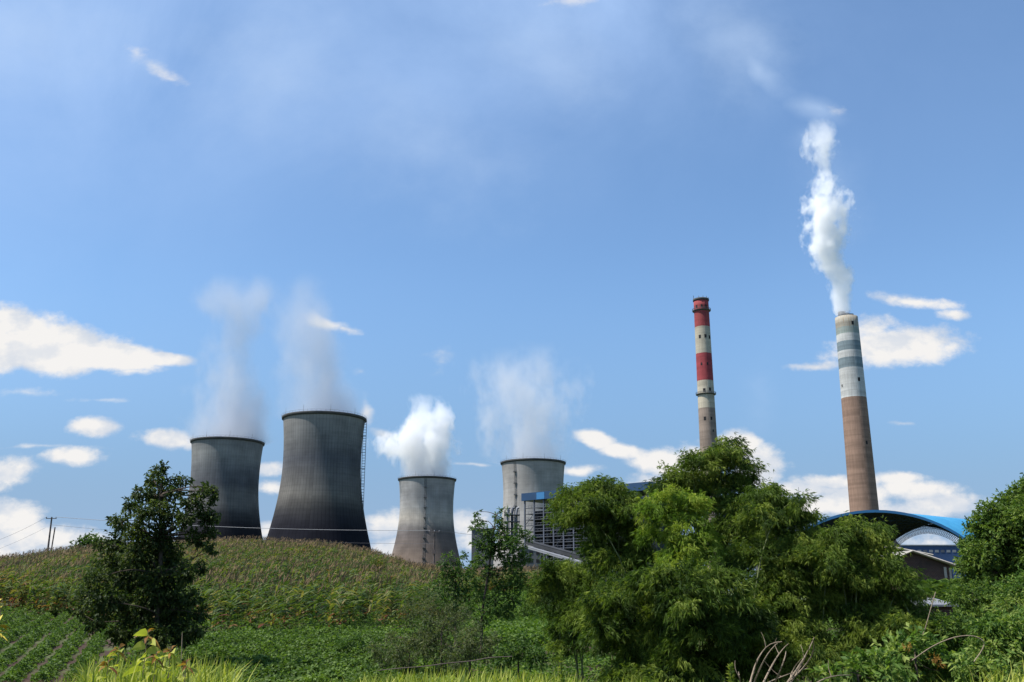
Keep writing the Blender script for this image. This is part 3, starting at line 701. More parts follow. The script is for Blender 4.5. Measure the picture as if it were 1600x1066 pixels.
# ------------------------------------------------------------------ brick house, back shed, low shed
m, t, out = mat('red_brick'); oc = t.node('ShaderNodeTexCoord').outputs['Object']
x, y, z = t.xyz(oc); bt = t.node('ShaderNodeTexBrick'); t.l.new(t.comb(t.math('ADD', x, y), z, 0.0), bt.inputs[0]); bt.inputs['Scale'].default_value = 2.2
bt.inputs['Color1'].default_value = (.065,.034,.028,1); bt.inputs['Color2'].default_value = (.09,.045,.034,1); bt.inputs['Mortar'].default_value = (.11,.09,.08,1)  # red brick, tones darkened to hold the shadow on the house front
nn_ = t.noise(oc, .8, 5); princ(t, out, t.mix(t.mapr(nn_, .4, .7), bt.outputs[0], (.04,.03,.028)), .9, 0, nn_, .3); M_BRICK = m
m, t, out = mat('corrugated_roof'); oc = t.node('ShaderNodeTexCoord').outputs['Object']; x, y, z = t.xyz(oc)
wv_ = t.math('SINE', t.math('MULTIPLY', x, 30.)); nn_ = t.noise(oc, 1.2, 5)
princ(t, out, t.ramp(nn_, [(.3, (.16,.14,.12)), (.65, (.34,.32,.29))]), .7, 0, wv_, .5, .3, .03); M_CORR = m
M_PALE = plain('pale_board', (.34,.31,.27), .7, .2, 2)
D_ = 88
def gable(name, D, depth, left, apex, right, base_py, label, wallm, roofm, windows=()):
    l = P(*left, D); a = P(*apex, D); r = P(*right, D); zb = P(800, base_py, D)[2]-1.5
    root = empty(name, (a[0], D, zb), label, 'house' if 'brick' in label else 'shed')
    y0, y1 = D, D+depth; q = MB()
    fr_ = [(l[0]+.25, zb), (r[0]-.25, zb), (r[0]-.25, r[2]-.12), (a[0], a[2]-.12), (l[0]+.25, l[2]-.12)]
    v = [(x, y0, z) for x, z in fr_]+[(x, y1, z) for x, z in fr_]
    q.add(v, [(0,1,2,3,4)]); q.add(v, [(9,8,7,6,5)]); q.add(v, [(0,4,9,5), (1,6,7,2)])
    q.build('wall', wallm, root)
    rf = MB()
    for p, s in ((l, -1), (r, 1)):
        v = [(a[0], y0-.5, a[2]), (p[0]+s*.3, y0-.5, p[2]-.1), (p[0]+s*.3, y1+.4, p[2]-.1), (a[0], y1+.4, a[2])]
        if s < 0: v = [v[1], v[0], v[3], v[2]]
        rf.hexa([tuple(np.array(k)-(0,0,.07)) for k in v]+[tuple(np.array(k)+(0,0,.05)) for k in v])
    rf.build('roof', roofm, root)
    bb = MB()
    for p, s in ((l, -1), (r, 1)):
        bb.tube([(a[0], y0-.55, a[2]+.0), (p[0]+s*.3, y0-.55, p[2]-.1)], .085, 4)
    bb.build('bargeboard', M_PALE, root)
    for (wx0, wx1, wy0, wy1, mm) in windows:
        w0 = P(wx0, wy0, D); w1 = P(wx1, wy1, D)
        f_ = MB().box((w0[0]-.05, D-.06, w1[2]-.05), (w1[0]+.05, D-.02, w0[2]+.05)).build('window', M_PALE, root)
        MB().box((w0[0], D-.09, w1[2]), (w1[0], D-.065, w0[2])).build('pane', mm, f_)
    return root
gable('brick_house', 88, 9, (1397,872), (1422,861), (1491,884), 912, 'dark red brick house with a pale edged gable roof between bamboo and trees', M_BRICK, M_CORR,
      [(1475,1479,887,902,M_DARK),(1483,1486.5,888,903,M_DARK)])
gable('back_shed', 104, 8, (1372,862), (1388,854.5), (1450,866), 900, 'dark shed with a thin pale roof edge behind the brick house', M_CORE, M_CORR)
# low shed
root = empty('low_shed', P(1466, 950, 52), 'low shed with a flat white sheet roof below the leafy crop', 'shed')
a = P(1437, 941, 52); b_ = P(1496, 941, 52); gz = tz(a[0], 53)-.6
MB().box((a[0]+.15, 52.3, gz), (b_[0]-.15, 54.6, a[2]-.2)).build('wall', M_BRICK, root)
MB().hexa([(a[0],51.9,a[2]-.22),(b_[0],51.9,a[2]-.22),(b_[0],55,a[2]+.12),(a[0],55,a[2]+.12),(a[0],51.9,a[2]-.12),(b_[0],51.9,a[2]-.12),(b_[0],55,a[2]+.22),(a[0],55,a[2]+.22)]).build('roof', M_WHITE_S, root)
MB().box((a[0]-.1, 55.02, a[2]-.1), (b_[0]+.1, 55.25, a[2]+.36)).build('ridge', M_BRICK, root)

# ------------------------------------------------------------------ poles and wires
M_POLE = plain('weathered_pole', (.11,.085,.075), .9, .3, 1)
def pole(px, py_top, D, label, arms=1, box=False, r=.14):
    p = P(px, py_top, D); g_ = tz(p[0], D)
    root = empty('utility_pole', (p[0], D, g_), label, 'utility pole')
    MB().tube([(p[0]+.0, D, g_-.5), (p[0], D, p[2])], [r*1.3, r*.85], 10).build('post', M_POLE, root, True)
    for k_ in range(arms):
        z = p[2]-.25-k_*.9; MB().box((p[0]-.9, D-.22, z-.06), (p[0]+.9, D-.12, z+.06)).build('crossarm', M_POLE, root)
        for s in (-.8, 0, .8): MB().lathe([(.0, z+.06), (.06, z+.06), (.09, z+.14), (.05, z+.2), (.07, z+.26), (0, z+.3)], 8, (p[0]+s, D-.17)).build('insulator', M_STEEL_L, root)
    if box:
        z = p[2]-3.5; MB().box((p[0]-.25, D-.6, z-.4), (p[0]+.25, D-.15, z+.3)).build('transformer', M_POLE, root)
    return p
pA = pole(81, 808, 165, 'tall utility pole with crossarm on the crest left of the dark tree')
pB = P(86, 824, 166); g_ = tz(pB[0], 166)
o = MB().tube([(pB[0]-.3, 166, g_-.5), (pB[0], 166, pB[2])], .11, 8).build('support_post', M_POLE, None, True); tag(o, 'short bare post leaning beside the tall pole on the left crest', 'post')
pC = pole(679, 829, 165, 'slim utility pole in front of the pale and brown cooling tower', 1, True)
M_WIRE = plain('wire', (.30,.30,.31), .6, .1, 1); M_WIRE_D = plain('dark_wire', (.10,.10,.11), .6, .1, 1)
def wire(a, b, sag, r, label, m=M_WIRE):
    tt = np.linspace(0, 1, 40); a = np.array(a); b = np.array(b)
    pts = a[None]+(b-a)[None]*tt[:, None]; pts[:, 2] -= 4*sag*tt*(1-tt)
    o = MB().tube(pts, r, 5, False).build('power_line', m, None, True); tag(o, label, 'cable', 'overhead cables'); return o
wire(pA+(.8,-.17,-.0), pC+(-.8,-.17,0), .65, .035, 'upper pale cable crossing the dark towers between the two poles')
wire(pA+(0,-.17,-1.3), pC+(0,-.17,-2.2), .8, .02, 'lower thin cable between the two poles', M_WIRE_D)
wire(pA+(-.8,-.17,0), P(-60, 862, 150), .6, .02, 'dark cable running down left from the crest pole', M_WIRE_D)
wire(pA+(-.8,-.17,-1.8), P(-60, 878, 150), .4, .016, 'lowest cable running down left from the crest pole', M_WIRE_D)
wire(pC+(.8,-.17,0), P(905, 842, 260), .8, .025, 'cable from the slim pole towards the boiler house', M_WIRE_D)

# ------------------------------------------------------------------ foliage generators
def unit(v): return v/(np.linalg.norm(v, axis=-1, keepdims=True)+1e-9)
def leaves(mb, base, axis, length, width, tint, curl=.15, mat=0):
    """two-triangle folded leaves: base point, axis direction, size arrays"""
    n = len(base); axis = unit(axis)
    rnd = rng.normal(size=(n, 3)); side = unit(np.cross(axis, rnd)); nr = np.cross(axis, side)
    length = np.broadcast_to(length, (n,))[:, None]; width = np.broadcast_to(width, (n,))[:, None]
    tip = base+axis*length-np.array((0, 0, 1.))*length*curl
    mid = base+axis*length*.45
    l = mid+side*width*.5+nr*width*.12; r = mid-side*width*.5+nr*width*.12
    v = np.stack([base, l, tip, r], 1).reshape(-1, 3); k = np.arange(n)*4
    f = np.concatenate([np.stack([k, k+1, k+2], -1), np.stack([k, k+2, k+3], -1)])
    mb.add(v, f, tint=np.repeat(tint, 4), mat=mat)
def clump_leaves(mb, c, r, ntw, per, L, Wd, droop=.3, spread=.8, shell=.45, tint0=.5, tintv=.25, mat=0, flat=1.0, radial=1.0):
    """ntw twigs in an ellipsoid c, r; per leaves fanned on each"""
    d = unit(rng.normal(size=(ntw, 3))); rad = rng.random(ntw)**shell
    # lumpy surface
    lump = 1+.22*np.sin(d[:, 0]*5+c[0]*3)*np.cos(d[:, 2]*4+c[2]*2)+.12*rng.normal(size=ntw)
    p = np.asarray(c)+d*rad[:, None]*lump[:, None]*np.asarray(r)
    tw = unit(d*radial+rng.normal(size=(ntw, 3))*.6+np.array((0, 0, -droop)))
    ti = np.clip(tint0+tintv*rng.normal(size=ntw), 0, 1)
    base = np.repeat(p, per, 0); ax_ = np.repeat(tw, per, 0)
    j = np.tile(np.arange(per)/per, ntw)
    base = base+ax_*(j*L*1.3)[:, None]
    ax_ = ax_+rng.normal(size=base.shape)*spread*.7; ax_[:, 2] *= flat; ax_[:, 2] -= droop*.5
    n = len(base)
    leaves(mb, base, ax_, L*(.65+.7*rng.random(n)), Wd*(.7+.6*rng.random(n)), np.clip(np.repeat(ti, per)+.08*rng.normal(size=n), 0, 1), mat=mat)
def px2c(D, lst, depth=1.0, zoff=0):
    """[(px,py,rpx)] at distance D -> ellipsoids with jittered depth"""
    res = []
    for q in lst:
        px, py, r = q[:3]; s = D/FPX*1.03; dd = rng.normal()*r*s*depth*.8
        c = P(px, py, D+dd); res.append((c, np.array((r*s, r*s*1.15, r*s*.92))))
    return res
def limb(mb, a, b, r0, r1, bend=.12, n=7):
    a = np.asarray(a, float); b = np.asarray(b, float); tt = np.linspace(0, 1, n); L = np.linalg.norm(b-a)
    o = rng.normal(size=3)*L*bend; pts = a+(b-a)*tt[:, None]+o*(np.sin(tt*math.pi))[:, None]
    pts[:, 2] += -L*.08*np.sin(tt*math.pi)*0
    mb.tube(pts, np.linspace(r0, r1, n), 6); return pts
def tree(name, D, pxb, trunk_px, clumps, label, cat, lm, L, Wd, dens, per=6, droop=.3, trunk_r=.14, group=None, bark=None, shell=.45, depth=1., spread=.8, tint0=.5, crown='crown', flat=1.0, branches=True, radial=1.0, cs=1.0):
    base = P(pxb, 1000, D); gz = tz(base[0], D); base = np.array((base[0], D, gz-.15))
    root = empty(name, base, label, cat, group)
    path = [base]+[P(x, y, D+rng.normal()*.15) for x, y in trunk_px]
    tb = MB(); tb.tube(path, np.linspace(trunk_r, trunk_r*.25, len(path)), 8)
    cl = [(c, r_*cs) for c, r_ in px2c(D, clumps, depth)]
    if branches:
        for (c, r) in cl:
            best = min(path, key=lambda p: np.linalg.norm(p-c)+max(0, p[2]-c[2])*2)
            limb(tb, best, c, trunk_r*.32, trunk_r*.08)
            for _ in range(4): limb(tb, c, c+rng.normal(size=3)*r*.6, trunk_r*.09, trunk_r*.03)
    tb.build('trunk', bark or M_BARK, root, True)
    cb = MB()
    for (c, r) in cl:
        n = max(12, int(dens*4*math.pi*(r.mean()**2)*(1 if r.mean() < .8 else 1.15)))
        clump_leaves(cb, c, r, n, per, L, Wd, droop, spread, shell, tint0=tint0+.10*rng.normal(), flat=flat, radial=radial)
    cb.build(crown, lm, root)
    return root

# big dark tree, left
TL = [(256,728,8),(248,738,12),(238,750,14),(262,752,12),(225,772,14),(250,775,20),(283,745,6),(290,752,9),(276,768,13),(212,770,9),(205,788,14),(228,800,22),(262,800,24),(295,785,13),(304,768,6),(318,768,9),(331,763,6),(312,785,10),
 (330,780,9),(322,764,11),(333,770,8),(190,815,16),(176,815,7),(212,830,24),(250,838,30),(290,810,18),(318,803,12),(332,806,11),(322,812,11),(180,848,22),(158,850,10),(215,865,34),(262,872,36),(300,838,12),(318,832,9),(330,832,10),(312,845,10),(324,853,9),(332,860,7),
 (172,880,28),(150,905,22),(200,905,36),(250,915,42),(290,895,22),(310,888,12),(135,930,14),(165,940,32),(215,955,40),(268,955,38),(300,935,16),(312,960,14),(125,955,10),(150,970,22),(190,990,24),(240,995,28),(285,990,26),(308,985,14)]
tree('broadleaf_tree', 40, 243, [(246,960),(250,900),(252,840),(250,775),(256,735)], TL, 'tall dark leafy tree standing alone at the left before the corn hill', 'tree', M_LEAF_DARK, .14, .07, 62, 5, .3, .13, depth=1.3, shell=.58, cs=.76)
# thin sapling in the middle
TM = [(744,800,5),(750,815,7),(742,822,6),(756,830,8),(779,808,6),(788,800,5),(782,822,9),(770,840,13),(786,842,14),(811,828,8),(820,835,6),(828,838,4),(800,848,11),(760,853,12),(745,850,7),(780,862,16),(812,862,10),
 (750,875,12),(798,880,15),(820,872,10),(735,888,8),(765,895,12),(805,895,14),(785,915,14),(810,915,10),(745,912,9),(775,938,10),(800,936,11),(758,935,6),(742,932,10),(768,955,12),(732,950,9),(792,955,12),(752,968,9)]
tree('sapling', 44, 752, [(753,960),(762,900),(768,860),(772,825),(776,805)], TM, 'slender young tree with open sprays in the middle before the steel building', 'tree', M_SAP, .13, .055, 42, 7, .1, .07, depth=1.0, shell=.6, flat=.55)
TM2 = [(700,868,6),(692,880,8),(708,884,9),(718,875,6),(728,866,5),(700,898,12),(720,900,12),(735,895,8),(690,915,12),(712,922,14),(735,925,10),(700,940,14),(725,945,13)]
tree('sapling', 48, 712, [(712,950),(712,910),(712,880)], TM2, 'low loose young tree on the left of the slender sapling', 'tree', M_SAP, .13, .06, 34, 6, .15, .06, shell=.6, flat=.7)
# little bush on the crest
tree('crest_tree', 150, 143, [(143,855),(143,848)], [(143,842,9),(130,848,9),(155,846,9),(120,852,8),(165,850,7),(140,853,12)], 'small flat topped tree on the left crest beside the poles', 'tree', M_SAP, .35, .2, 4.0, 6, .1, .15, shell=.6)
# grey scrub in the middle
SH = [(38, 640, [(620,1014,16),(648,1000,17),(598,1028,14),(632,1035,18),(585,1012,9),(610,996,8),(660,985,9)], 'grey green scrub bush right of the bean patch', M_GREY),
      (37, 690, [(680,992,20),(706,972,18),(664,1010,18),(692,1022,22),(722,958,10),(672,968,9),(700,950,8)], 'taller grey green bush below the low loose young tree', M_GREY),
      (36, 735, [(730,1002,18),(750,1017,17),(720,1028,20),(742,982,12),(768,1000,10),(775,1022,12)], 'grey green bush at the foot of the slender sapling', M_GREY),
      (62, 690, [(670,948,22),(700,938,22),(640,958,18),(720,955,20),(690,965,20)], 'olive scrub growing into the lower corn edge', M_GREY),
      (44, 545, [(540,1012,12),(556,1004,10),(528,1020,9),(565,1018,10)], 'low dark leafy bush standing in the bean patch', M_SAP),
      (34, 810, [(800,1018,16),(822,1008,14),(785,1030,14),(835,1026,15)], 'low leafy bush between the slender sapling and the short bamboo', M_SAP),
      (58, 590, [(560,975,14),(585,972,14),(540,980,12)], 'small dark bush at the lower edge of the corn', M_SAP),
      (60, 780, [(790,960,20),(820,950,22),(850,945,18),(770,975,18)], 'bright bush right of the slender sapling', M_VINE)]
for D_, xb, cl, lab, mm in SH:
    tree('shrub', D_, xb, [(xb, cl[0][1]+5), (xb, cl[0][1]-8)], cl, lab, 'shrub', mm, .11, .035 if mm is M_GREY else .06, 70 if D_ < 50 else 30, 5, .1, .04, shell=.5, crown='foliage')

# bamboo
def bamboo(D, pxb, clumps, label, m_=None, dens=85, culms=10, tint0=.5, L=.145):
    base = P(pxb, 1000, D); gz = tz(base[0], D); base = np.array((base[0], D, gz-.1))
    root = empty('bamboo_clump', base, label, 'bamboo', 'bamboo clumps right of centre')
    cl = px2c(D, clumps, 1.2)
    cb = MB()
    for i, (c, r) in enumerate(cl):
        if i % 2 == 0 or len(cl) < 6:
            st = base+np.array((rng.normal()*.5, rng.normal()*.5, 0)); tt = np.linspace(0, 1, 12)
            top = c+np.array((0, 0, r[2]*.5)); hx = tt**2.2
            pts = np.stack([st[0]+(top[0]-st[0])*hx, st[1]+(top[1]-st[1])*hx, st[2]+(top[2]-st[2])*(1-(1-tt)**1.5)], -1)
            cb.tube(pts, np.linspace(.035, .008, 12), 6)
    cb.build('culms', M_CULM, root, True)
    fb = MB()
    for (c, r) in cl:
        # sub sprays that hang outwards give the feathered look
        ns = max(9, int(70*(r.mean()**2)))
        d = unit(rng.normal(size=(ns, 3))); d[:, 2] = np.where(d[:, 2] < -.4, -d[:, 2], d[:, 2])
        pc = c+d*r*(.25+.62*rng.random((ns, 1))**.7)
        for p_, dd in zip(pc, d):
            rr = .12+.13*rng.random()
            n = int(dens*rr*rr*18); tdir = unit(np.array((dd[0], dd[1], -.25+.5*dd[2])))
            tcl = np.clip(tint0+.26*rng.normal(), .03, .97)
            q = rng.normal(size=(n, 3))*rr*.55*np.array((1, 1, .75)); along = rng.random(n)*rr*2.0
            bp = p_+q+tdir*along[:, None]; bp[:, 2] -= along*along*.5
            axd = tdir*.8+rng.normal(size=(n, 3))*.55+np.array((0, 0, -.55))
            # fans of 3 leaves
            per = 4; bp = np.repeat(bp, per, 0); axd = np.repeat(axd, per, 0)+rng.normal(size=(n*per, 3))*.38
            leaves(fb, bp, axd, L*(.6+.7*rng.random(n*per)), L*.125*(.8+.5*rng.random(n*per)), np.clip(tcl+.12*rng.normal(size=n*per), 0, 1), curl=.2)
    fb.build('foliage', m_ or M_BAMBOO, root)
    return root
BA = [(922,768,22),(900,778,22),(888,798,17),(945,778,26),(968,790,20),(925,800,26),(905,812,16),(950,812,26),(985,802,18),(972,830,24),(930,838,20),(945,862,26),(985,850,28),(1005,832,22),(965,885,28),(1000,880,28),(935,880,14)]
BF = [(870,895,20),(848,915,15),(892,900,24),(862,930,20),(838,930,8),(900,925,26),(878,955,24),(905,965,24),(885,990,20),(928,905,22),(930,945,26),(890,1020,16)]
BB = [(1030,795,18),(1055,785,20),(1080,790,20),(1045,815,24),(1078,820,24),(1030,835,18),(1062,850,26),(1095,850,20),(1065,885,24),(1090,900,18)]
BC = [(1130,700,13),(1118,710,15),(1148,712,14),(1160,728,12),(1137,728,20),(1100,725,18),(1083,735,18),(1062,748,16),(1045,755,12),(1105,755,26),(1080,768,26),(1140,758,26),(1165,760,12),(1120,790,32),(1160,792,30),(1150,835,38),(1110,860,34),(1183,785,18),(1190,812,26),(1165,820,30),(1045,775,18)]
BD = [(1190,772,18),(1210,782,20),(1240,792,16),(1225,812,24),(1195,812,26),(1250,812,10),(1210,850,38),(1245,842,20),(1180,880,40),(1240,885,38),(1270,870,24),(1215,930,44),(1265,935,40),(1230,985,45),(1180,950,40),(1200,1040,48),(1260,1030,45)]
BE = [(1302,838,12),(1322,834,14),(1356,831,13),(1342,850,20),(1312,862,24),(1288,872,18),(1366,857,16),(1376,880,20),(1350,885,30),(1310,900,34),(1392,908,20),(1362,920,30),(1408,930,16),(1335,945,38),(1390,955,32),(1412,965,16),(1295,960,34),(1350,990,36),(1410,990,28),(1435,985,16),(1305,1020,36),(1370,1035,34)]
BM = [(985,925,34),(1030,915,36),(1075,940,40),(1120,925,42),(955,950,28),(1000,970,38),(1050,980,40),(1100,990,44),(1155,985,44),(965,1000,30),(1010,1025,36),(1070,1040,42),(1135,1045,46),(940,980,18),(985,1060,30),(1040,1075,34)]
bamboo(29, 1000, BA, 'left drooping bamboo clump beside the steel boiler house', dens=95)
bamboo(32, 890, BF, 'short bamboo clump lowest on the left, below the conveyor', dens=80)
bamboo(27.5, 1065, BB, 'yellow green bamboo clump in the middle of the others', M_BAMBOO_Y, dens=90)
bamboo(30.5, 1120, BC, 'tallest bamboo clump under the red and white chimney', dens=95)
bamboo(27.5, 1220, BD, 'wide bamboo clump between the tallest one and the arched shed', dens=90)
bamboo(26.5, 1350, BE, 'right bamboo clump in front of the arched shed', dens=90, tint0=.56)
bamboo(26, 1070, BM, 'low dark bamboo mass in front under the yellow green clump', dens=85, tint0=.38, L=.18)

# right hand trees and scrub
TR = [(1590,775,16),(1570,785,14),(1612,765,22),(1545,800,16),(1575,810,26),(1608,805,28),(1528,820,14),(1550,835,26),(1590,845,30),(1515,850,14),(1530,868,24),(1568,880,30),(1608,880,30),(1510,885,14),(1525,905,20),(1555,915,24),(1595,915,26),(1640,800,40),(1650,870,45),(1635,760,20)]
tree('broadleaf_tree', 56, 1580, [(1580,900),(1582,840),(1590,790)], TR, 'rounded bright green tree at the right edge past the brick house', 'tree', M_BROAD, .17, .09, 42, 6, .15, .22, depth=1., tint0=.6)
SR = [(38, 1520, [(1500,930,20),(1525,935,24),(1550,928,24),(1545,955,26),(1515,962,18)], 'green shrub under the right edge tree', M_BROAD, .11),
      (34, 1590, [(1580,925,24),(1605,915,24),(1570,955,26),(1605,955,30)], 'yellowish shrub at the right edge below the rounded tree', M_WEED, .11),
      (26, 1470, [(1455,975,20),(1480,978,18),(1505,980,24),(1470,1000,26),(1500,1010,26)], 'loose leafy shrub right of the bamboo', M_BROAD, .10),
      (22, 1560, [(1545,985,24),(1575,985,28),(1605,985,30),(1560,1015,28),(1600,1025,30),(1530,1015,20)], 'pale broad leaved shrub in the right corner', M_WEED, .11),
      (18, 1430, [(1400,1020,22),(1430,1010,20),(1455,1025,24),(1415,1045,24),(1450,1055,24),(1485,1045,20)], 'weedy shrub with rusty flower heads before the bamboo', M_WEED, .13),
      (16, 1340, [(1330,1045,18),(1360,1035,20),(1385,1050,22),(1345,1065,22),(1300,1060,16)], 'weed clump right of the dry branches', M_WEED, .12),
      (17, 1520, [(1515,1045,20),(1545,1050,20),(1575,1055,22),(1530,1065,22)], 'low green weed clump near the right corner', M_WEED, .11)]
for D_, xb, cl, lab, mm, LL in SR:
    tree('shrub', D_, xb, [(xb, cl[0][1]+10), (xb, cl[0][1]-8)], cl, lab, 'shrub', mm, LL, LL*.45, 90 if D_ < 30 else 55, 5, .2, .03, shell=.5, crown='foliage')
# rusty flower heads (part of the weedy shrub)
par = [o for o in bpy.data.objects if o.get('label') == 'weedy shrub with rusty flower heads before the bamboo'][0]
for (fx, fy) in [(1418,1010),(1458,1028),(1466,1036)]:
    q = MB(); c_ = P(fx, fy, 17.4); clump_leaves(q, c_, (.06,.06,.04), 14, 4, .05, .018, .1, tint0=.7); q.build('flower_head', M_RED, par)
# leafy crop behind the low shed
q = MB()
for i in range(60):
    px_ = 1425+rng.random()*80; D_ = 58+rng.random()*18; c_ = P(px_, 920, D_); z0 = tz(c_[0], D_); top = P(px_, 908+rng.random()*8, D_)[2]
    n = 16; hz_ = z0+(top-z0)*rng.random(n)**.6; aa = rng.random(n)*6.28
    b_ = np.stack([np.full(n, c_[0]), np.full(n, D_), hz_], -1); ax_ = np.stack([np.cos(aa), np.sin(aa), np.full(n, .7)], -1)
    leaves(q, b_, ax_, .9, .14, np.clip(.5+.2*rng.normal(size=n), 0, 1), curl=.4)
tag(q.build('tall_crop', M_BROAD), 'tall leafy crop between the brick house and the low shed', 'crop', None, 'stuff')

# ------------------------------------------------------------------ corn
def corn_proto(seed, h=2.2):
    r = np.random.default_rng(seed); mb = MB(); lean = np.array((.26+.22*r.random(), .06*r.normal(), 0))
    st = np.array([lean*(k*k)*h*.35+np.array((0, 0, k*h)) for k in np.linspace(0, 1, 5)])
    dry = r.random()
    mb.tube(st, np.linspace(.016, .007, 5), 3, False, tint=.35+.3*dry)
    nl = 11
    for i in range(nl):
        k = .12+.8*i/nl; b = np.array([np.interp(k, np.linspace(0, 1, 5), st[:, j]) for j in range(3)])
        a = r.random()*math.pi*2; d = np.array((math.cos(a), math.sin(a)*1, 0))+np.array((1.25, 0, 0)); d /= np.linalg.norm(d)
        L = (.78+.5*r.random())*(1-.3*abs(k-.55)); n = 4
        s = np.linspace(0, 1, n+1); up = .62*s-.62*s*s*(.5+1.0*r.random())
        pts = b+d*(s*L*.85)[:, None]+np.array((0, 0, 1))*(up*L)[:, None]
        sd_ = np.array((-d[1], d[0], .25*r.normal())); wd = .05*np.array([.6, 1, .9, .55, .05])*(1+.3*r.random())
        v = np.stack([pts-sd_*wd[:, None], pts+sd_*wd[:, None]], 1).reshape(-1, 3)
        ti = .06+.44*r.random()*(.6+dry)+(.45 if k < .4 and r.random() < .45 else 0)
        mb.add(v, [(2*q, 2*q+1, 2*q+3, 2*q+2) for q in range(n)], tint=min(.98, ti))
    tp = st[-1]
    for i in range(3):
        a = r.random()*6.28; e = tp+np.array((math.cos(a)*.12+.1, math.sin(a)*.12, .2+.16*r.random())); s_ = np.array((.014, 0, 0))
        mb.add([tp-s_, tp+s_, e+s_, e-s_], [(0, 1, 2, 3)], tint=.5, mat=1)
    return mb
protos = [corn_proto(s) for s in range(14)]
pmesh = [p.mesh('corn_plant', [M_CORN, M_TASSEL]) for p in protos]
N = 26000
yy = 50+(178-50)*np.sqrt(rng.random(N)*.98+.0); pxx = -90+rng.random(N)*1010
# sample uniformly on the ground in x too
xx = (pxx-800)/FPX*yy*CP
e_left = np.interp(pxx, [-100, 0, 60, 160, 330, 400, 560, 620, 700, 760, 920], [78, 76, 74, 66, 55, 55, 58, 62, 70, 105, 112])
keep = yy > e_left+2.0*np.sin(pxx*.07)
# bald green patches
keep &= ~(((pxx-585)/22)**2+((yy-105)/9)**2 < 1)
xx, yy, pxx = xx[keep], yy[keep], pxx[keep]
order = np.argsort(yy+rng.random(len(yy))*4); xx, yy = xx[order], yy[order]; zz = terr(xx, yy)
NI = 300
root_lab = 'corn plant with drying leaves in the front ranks of the hillside field'
for i in range(NI):
    o = bpy.data.objects.new('corn_plant', pmesh[i % 14]); C.objects.link(o)
    o.location = (float(xx[i]), float(yy[i]), float(zz[i])-.05); o.rotation_euler = (0, 0, float(rng.normal()*.35)); s = float(.92+.42*rng.random()); o.scale = (s, s, s)
    tag(o, root_lab, 'corn plant', 'corn plants along the lower edge of the hill field')
cf = MB()
pid = rng.integers(0, 14, len(xx)); ang = rng.normal(size=len(xx))*.4; scl = (.72+.4*rng.random(len(xx)))*np.interp(yy, [50, 70, 95], [1.22, 1.15, 1.0])*(1+.14*np.sin(xx*.21+1.7*np.sin(yy*.13))*np.cos(yy*.17+xx*.05))
for k in range(14):
    idx = np.nonzero(pid[NI:] == k)[0]+NI; p = protos[k]
    V = np.concatenate(p.V); T = np.concatenate(p.T); m_ = len(idx)
    ca, sa = np.cos(ang[idx]), np.sin(ang[idx]); s = scl[idx]
    X = (V[None, :, 0]*ca[:, None]-V[None, :, 1]*sa[:, None])*s[:, None]+xx[idx][:, None]
    Y = (V[None, :, 0]*sa[:, None]+V[None, :, 1]*ca[:, None])*s[:, None]+yy[idx][:, None]
    Z = V[None, :, 2]*s[:, None]+zz[idx][:, None]-.05
    VV = np.stack([X, Y, Z], -1).reshape(-1, 3)
    dt = np.clip(T[None]+(.10*rng.normal(size=m_))[:, None], 0, 1).ravel()
    Fq = np.concatenate(p.F); Mq = np.concatenate(p.M); nV = len(V)
    FF = (Fq[None]+(np.arange(m_)*nV)[:, None, None]).reshape(-1, 4)
    cf.add(VV, FF, tint=dt, mat=np.tile(Mq, m_))
tag(cf.build('corn_field', [M_CORN, M_TASSEL]), 'mass of tall corn with drying leaves covering the hill up to its crest', 'crop', None, 'stuff')

# ------------------------------------------------------------------ bean rows and ground cover
def lowleaves(q, x, y, hgt, L, Wd, tint):
    n = len(x); b = np.stack([x, y, terr(x, y)+hgt], -1)
    ax_ = rng.normal(size=(n, 3)); ax_[:, 2] = ax_[:, 2]*.35+.05
    leaves(q, b, ax_, L, Wd, tint, curl=.12)
names = []
x0s = np.arange(-15.2, -37, -1.18); nrow = 0
vis = []
for x0 in x0s:
    y = np.linspace(37, 74, 60); x = x0-.36*(y-38); px_ = 800+FPX*x/(y*CP)
    ok = (px_ > -30) & (px_ < 190)
    if ok.sum() > 4: vis.append((x0, y[ok].min(), y[ok].max()))
ordw = ['first', 'second', 'third', 'fourth', 'fifth', 'sixth', 'seventh', 'eighth', 'ninth', 'tenth', 'eleventh', 'twelfth', 'thirteenth', 'fourteenth', 'fifteenth', 'sixteenth', 'seventeenth', 'eighteenth', 'nineteenth', 'twentieth', 'last but one', 'last']
for k, (x0, ya, yb) in enumerate(vis):
    n = int(240*(yb-ya)); y = ya+(yb-ya)*rng.random(n); off_ = np.clip(rng.normal(size=n)*.21, -.38, .38)*(1+.25*np.sin(y*2.1+k)); x = x0-.36*(y-38)+off_
    h = .05+.32*np.exp(-(off_/.25)**2)*rng.random(n)**.4*(1+.25*np.sin(y*3+k*2)); ti = np.clip(.5+.3*(np.sin(y*1.3+k)*.3)+.2*rng.normal(size=n), 0, 1)
    q = MB(); lowleaves(q, x, y, h, .12, .10, ti)
    tag(q.build('bean_row', M_BEAN), ordw[k]+' row of bean plants counted from the dark tree towards the left edge', 'crop row', 'bean rows on the lower left slope')
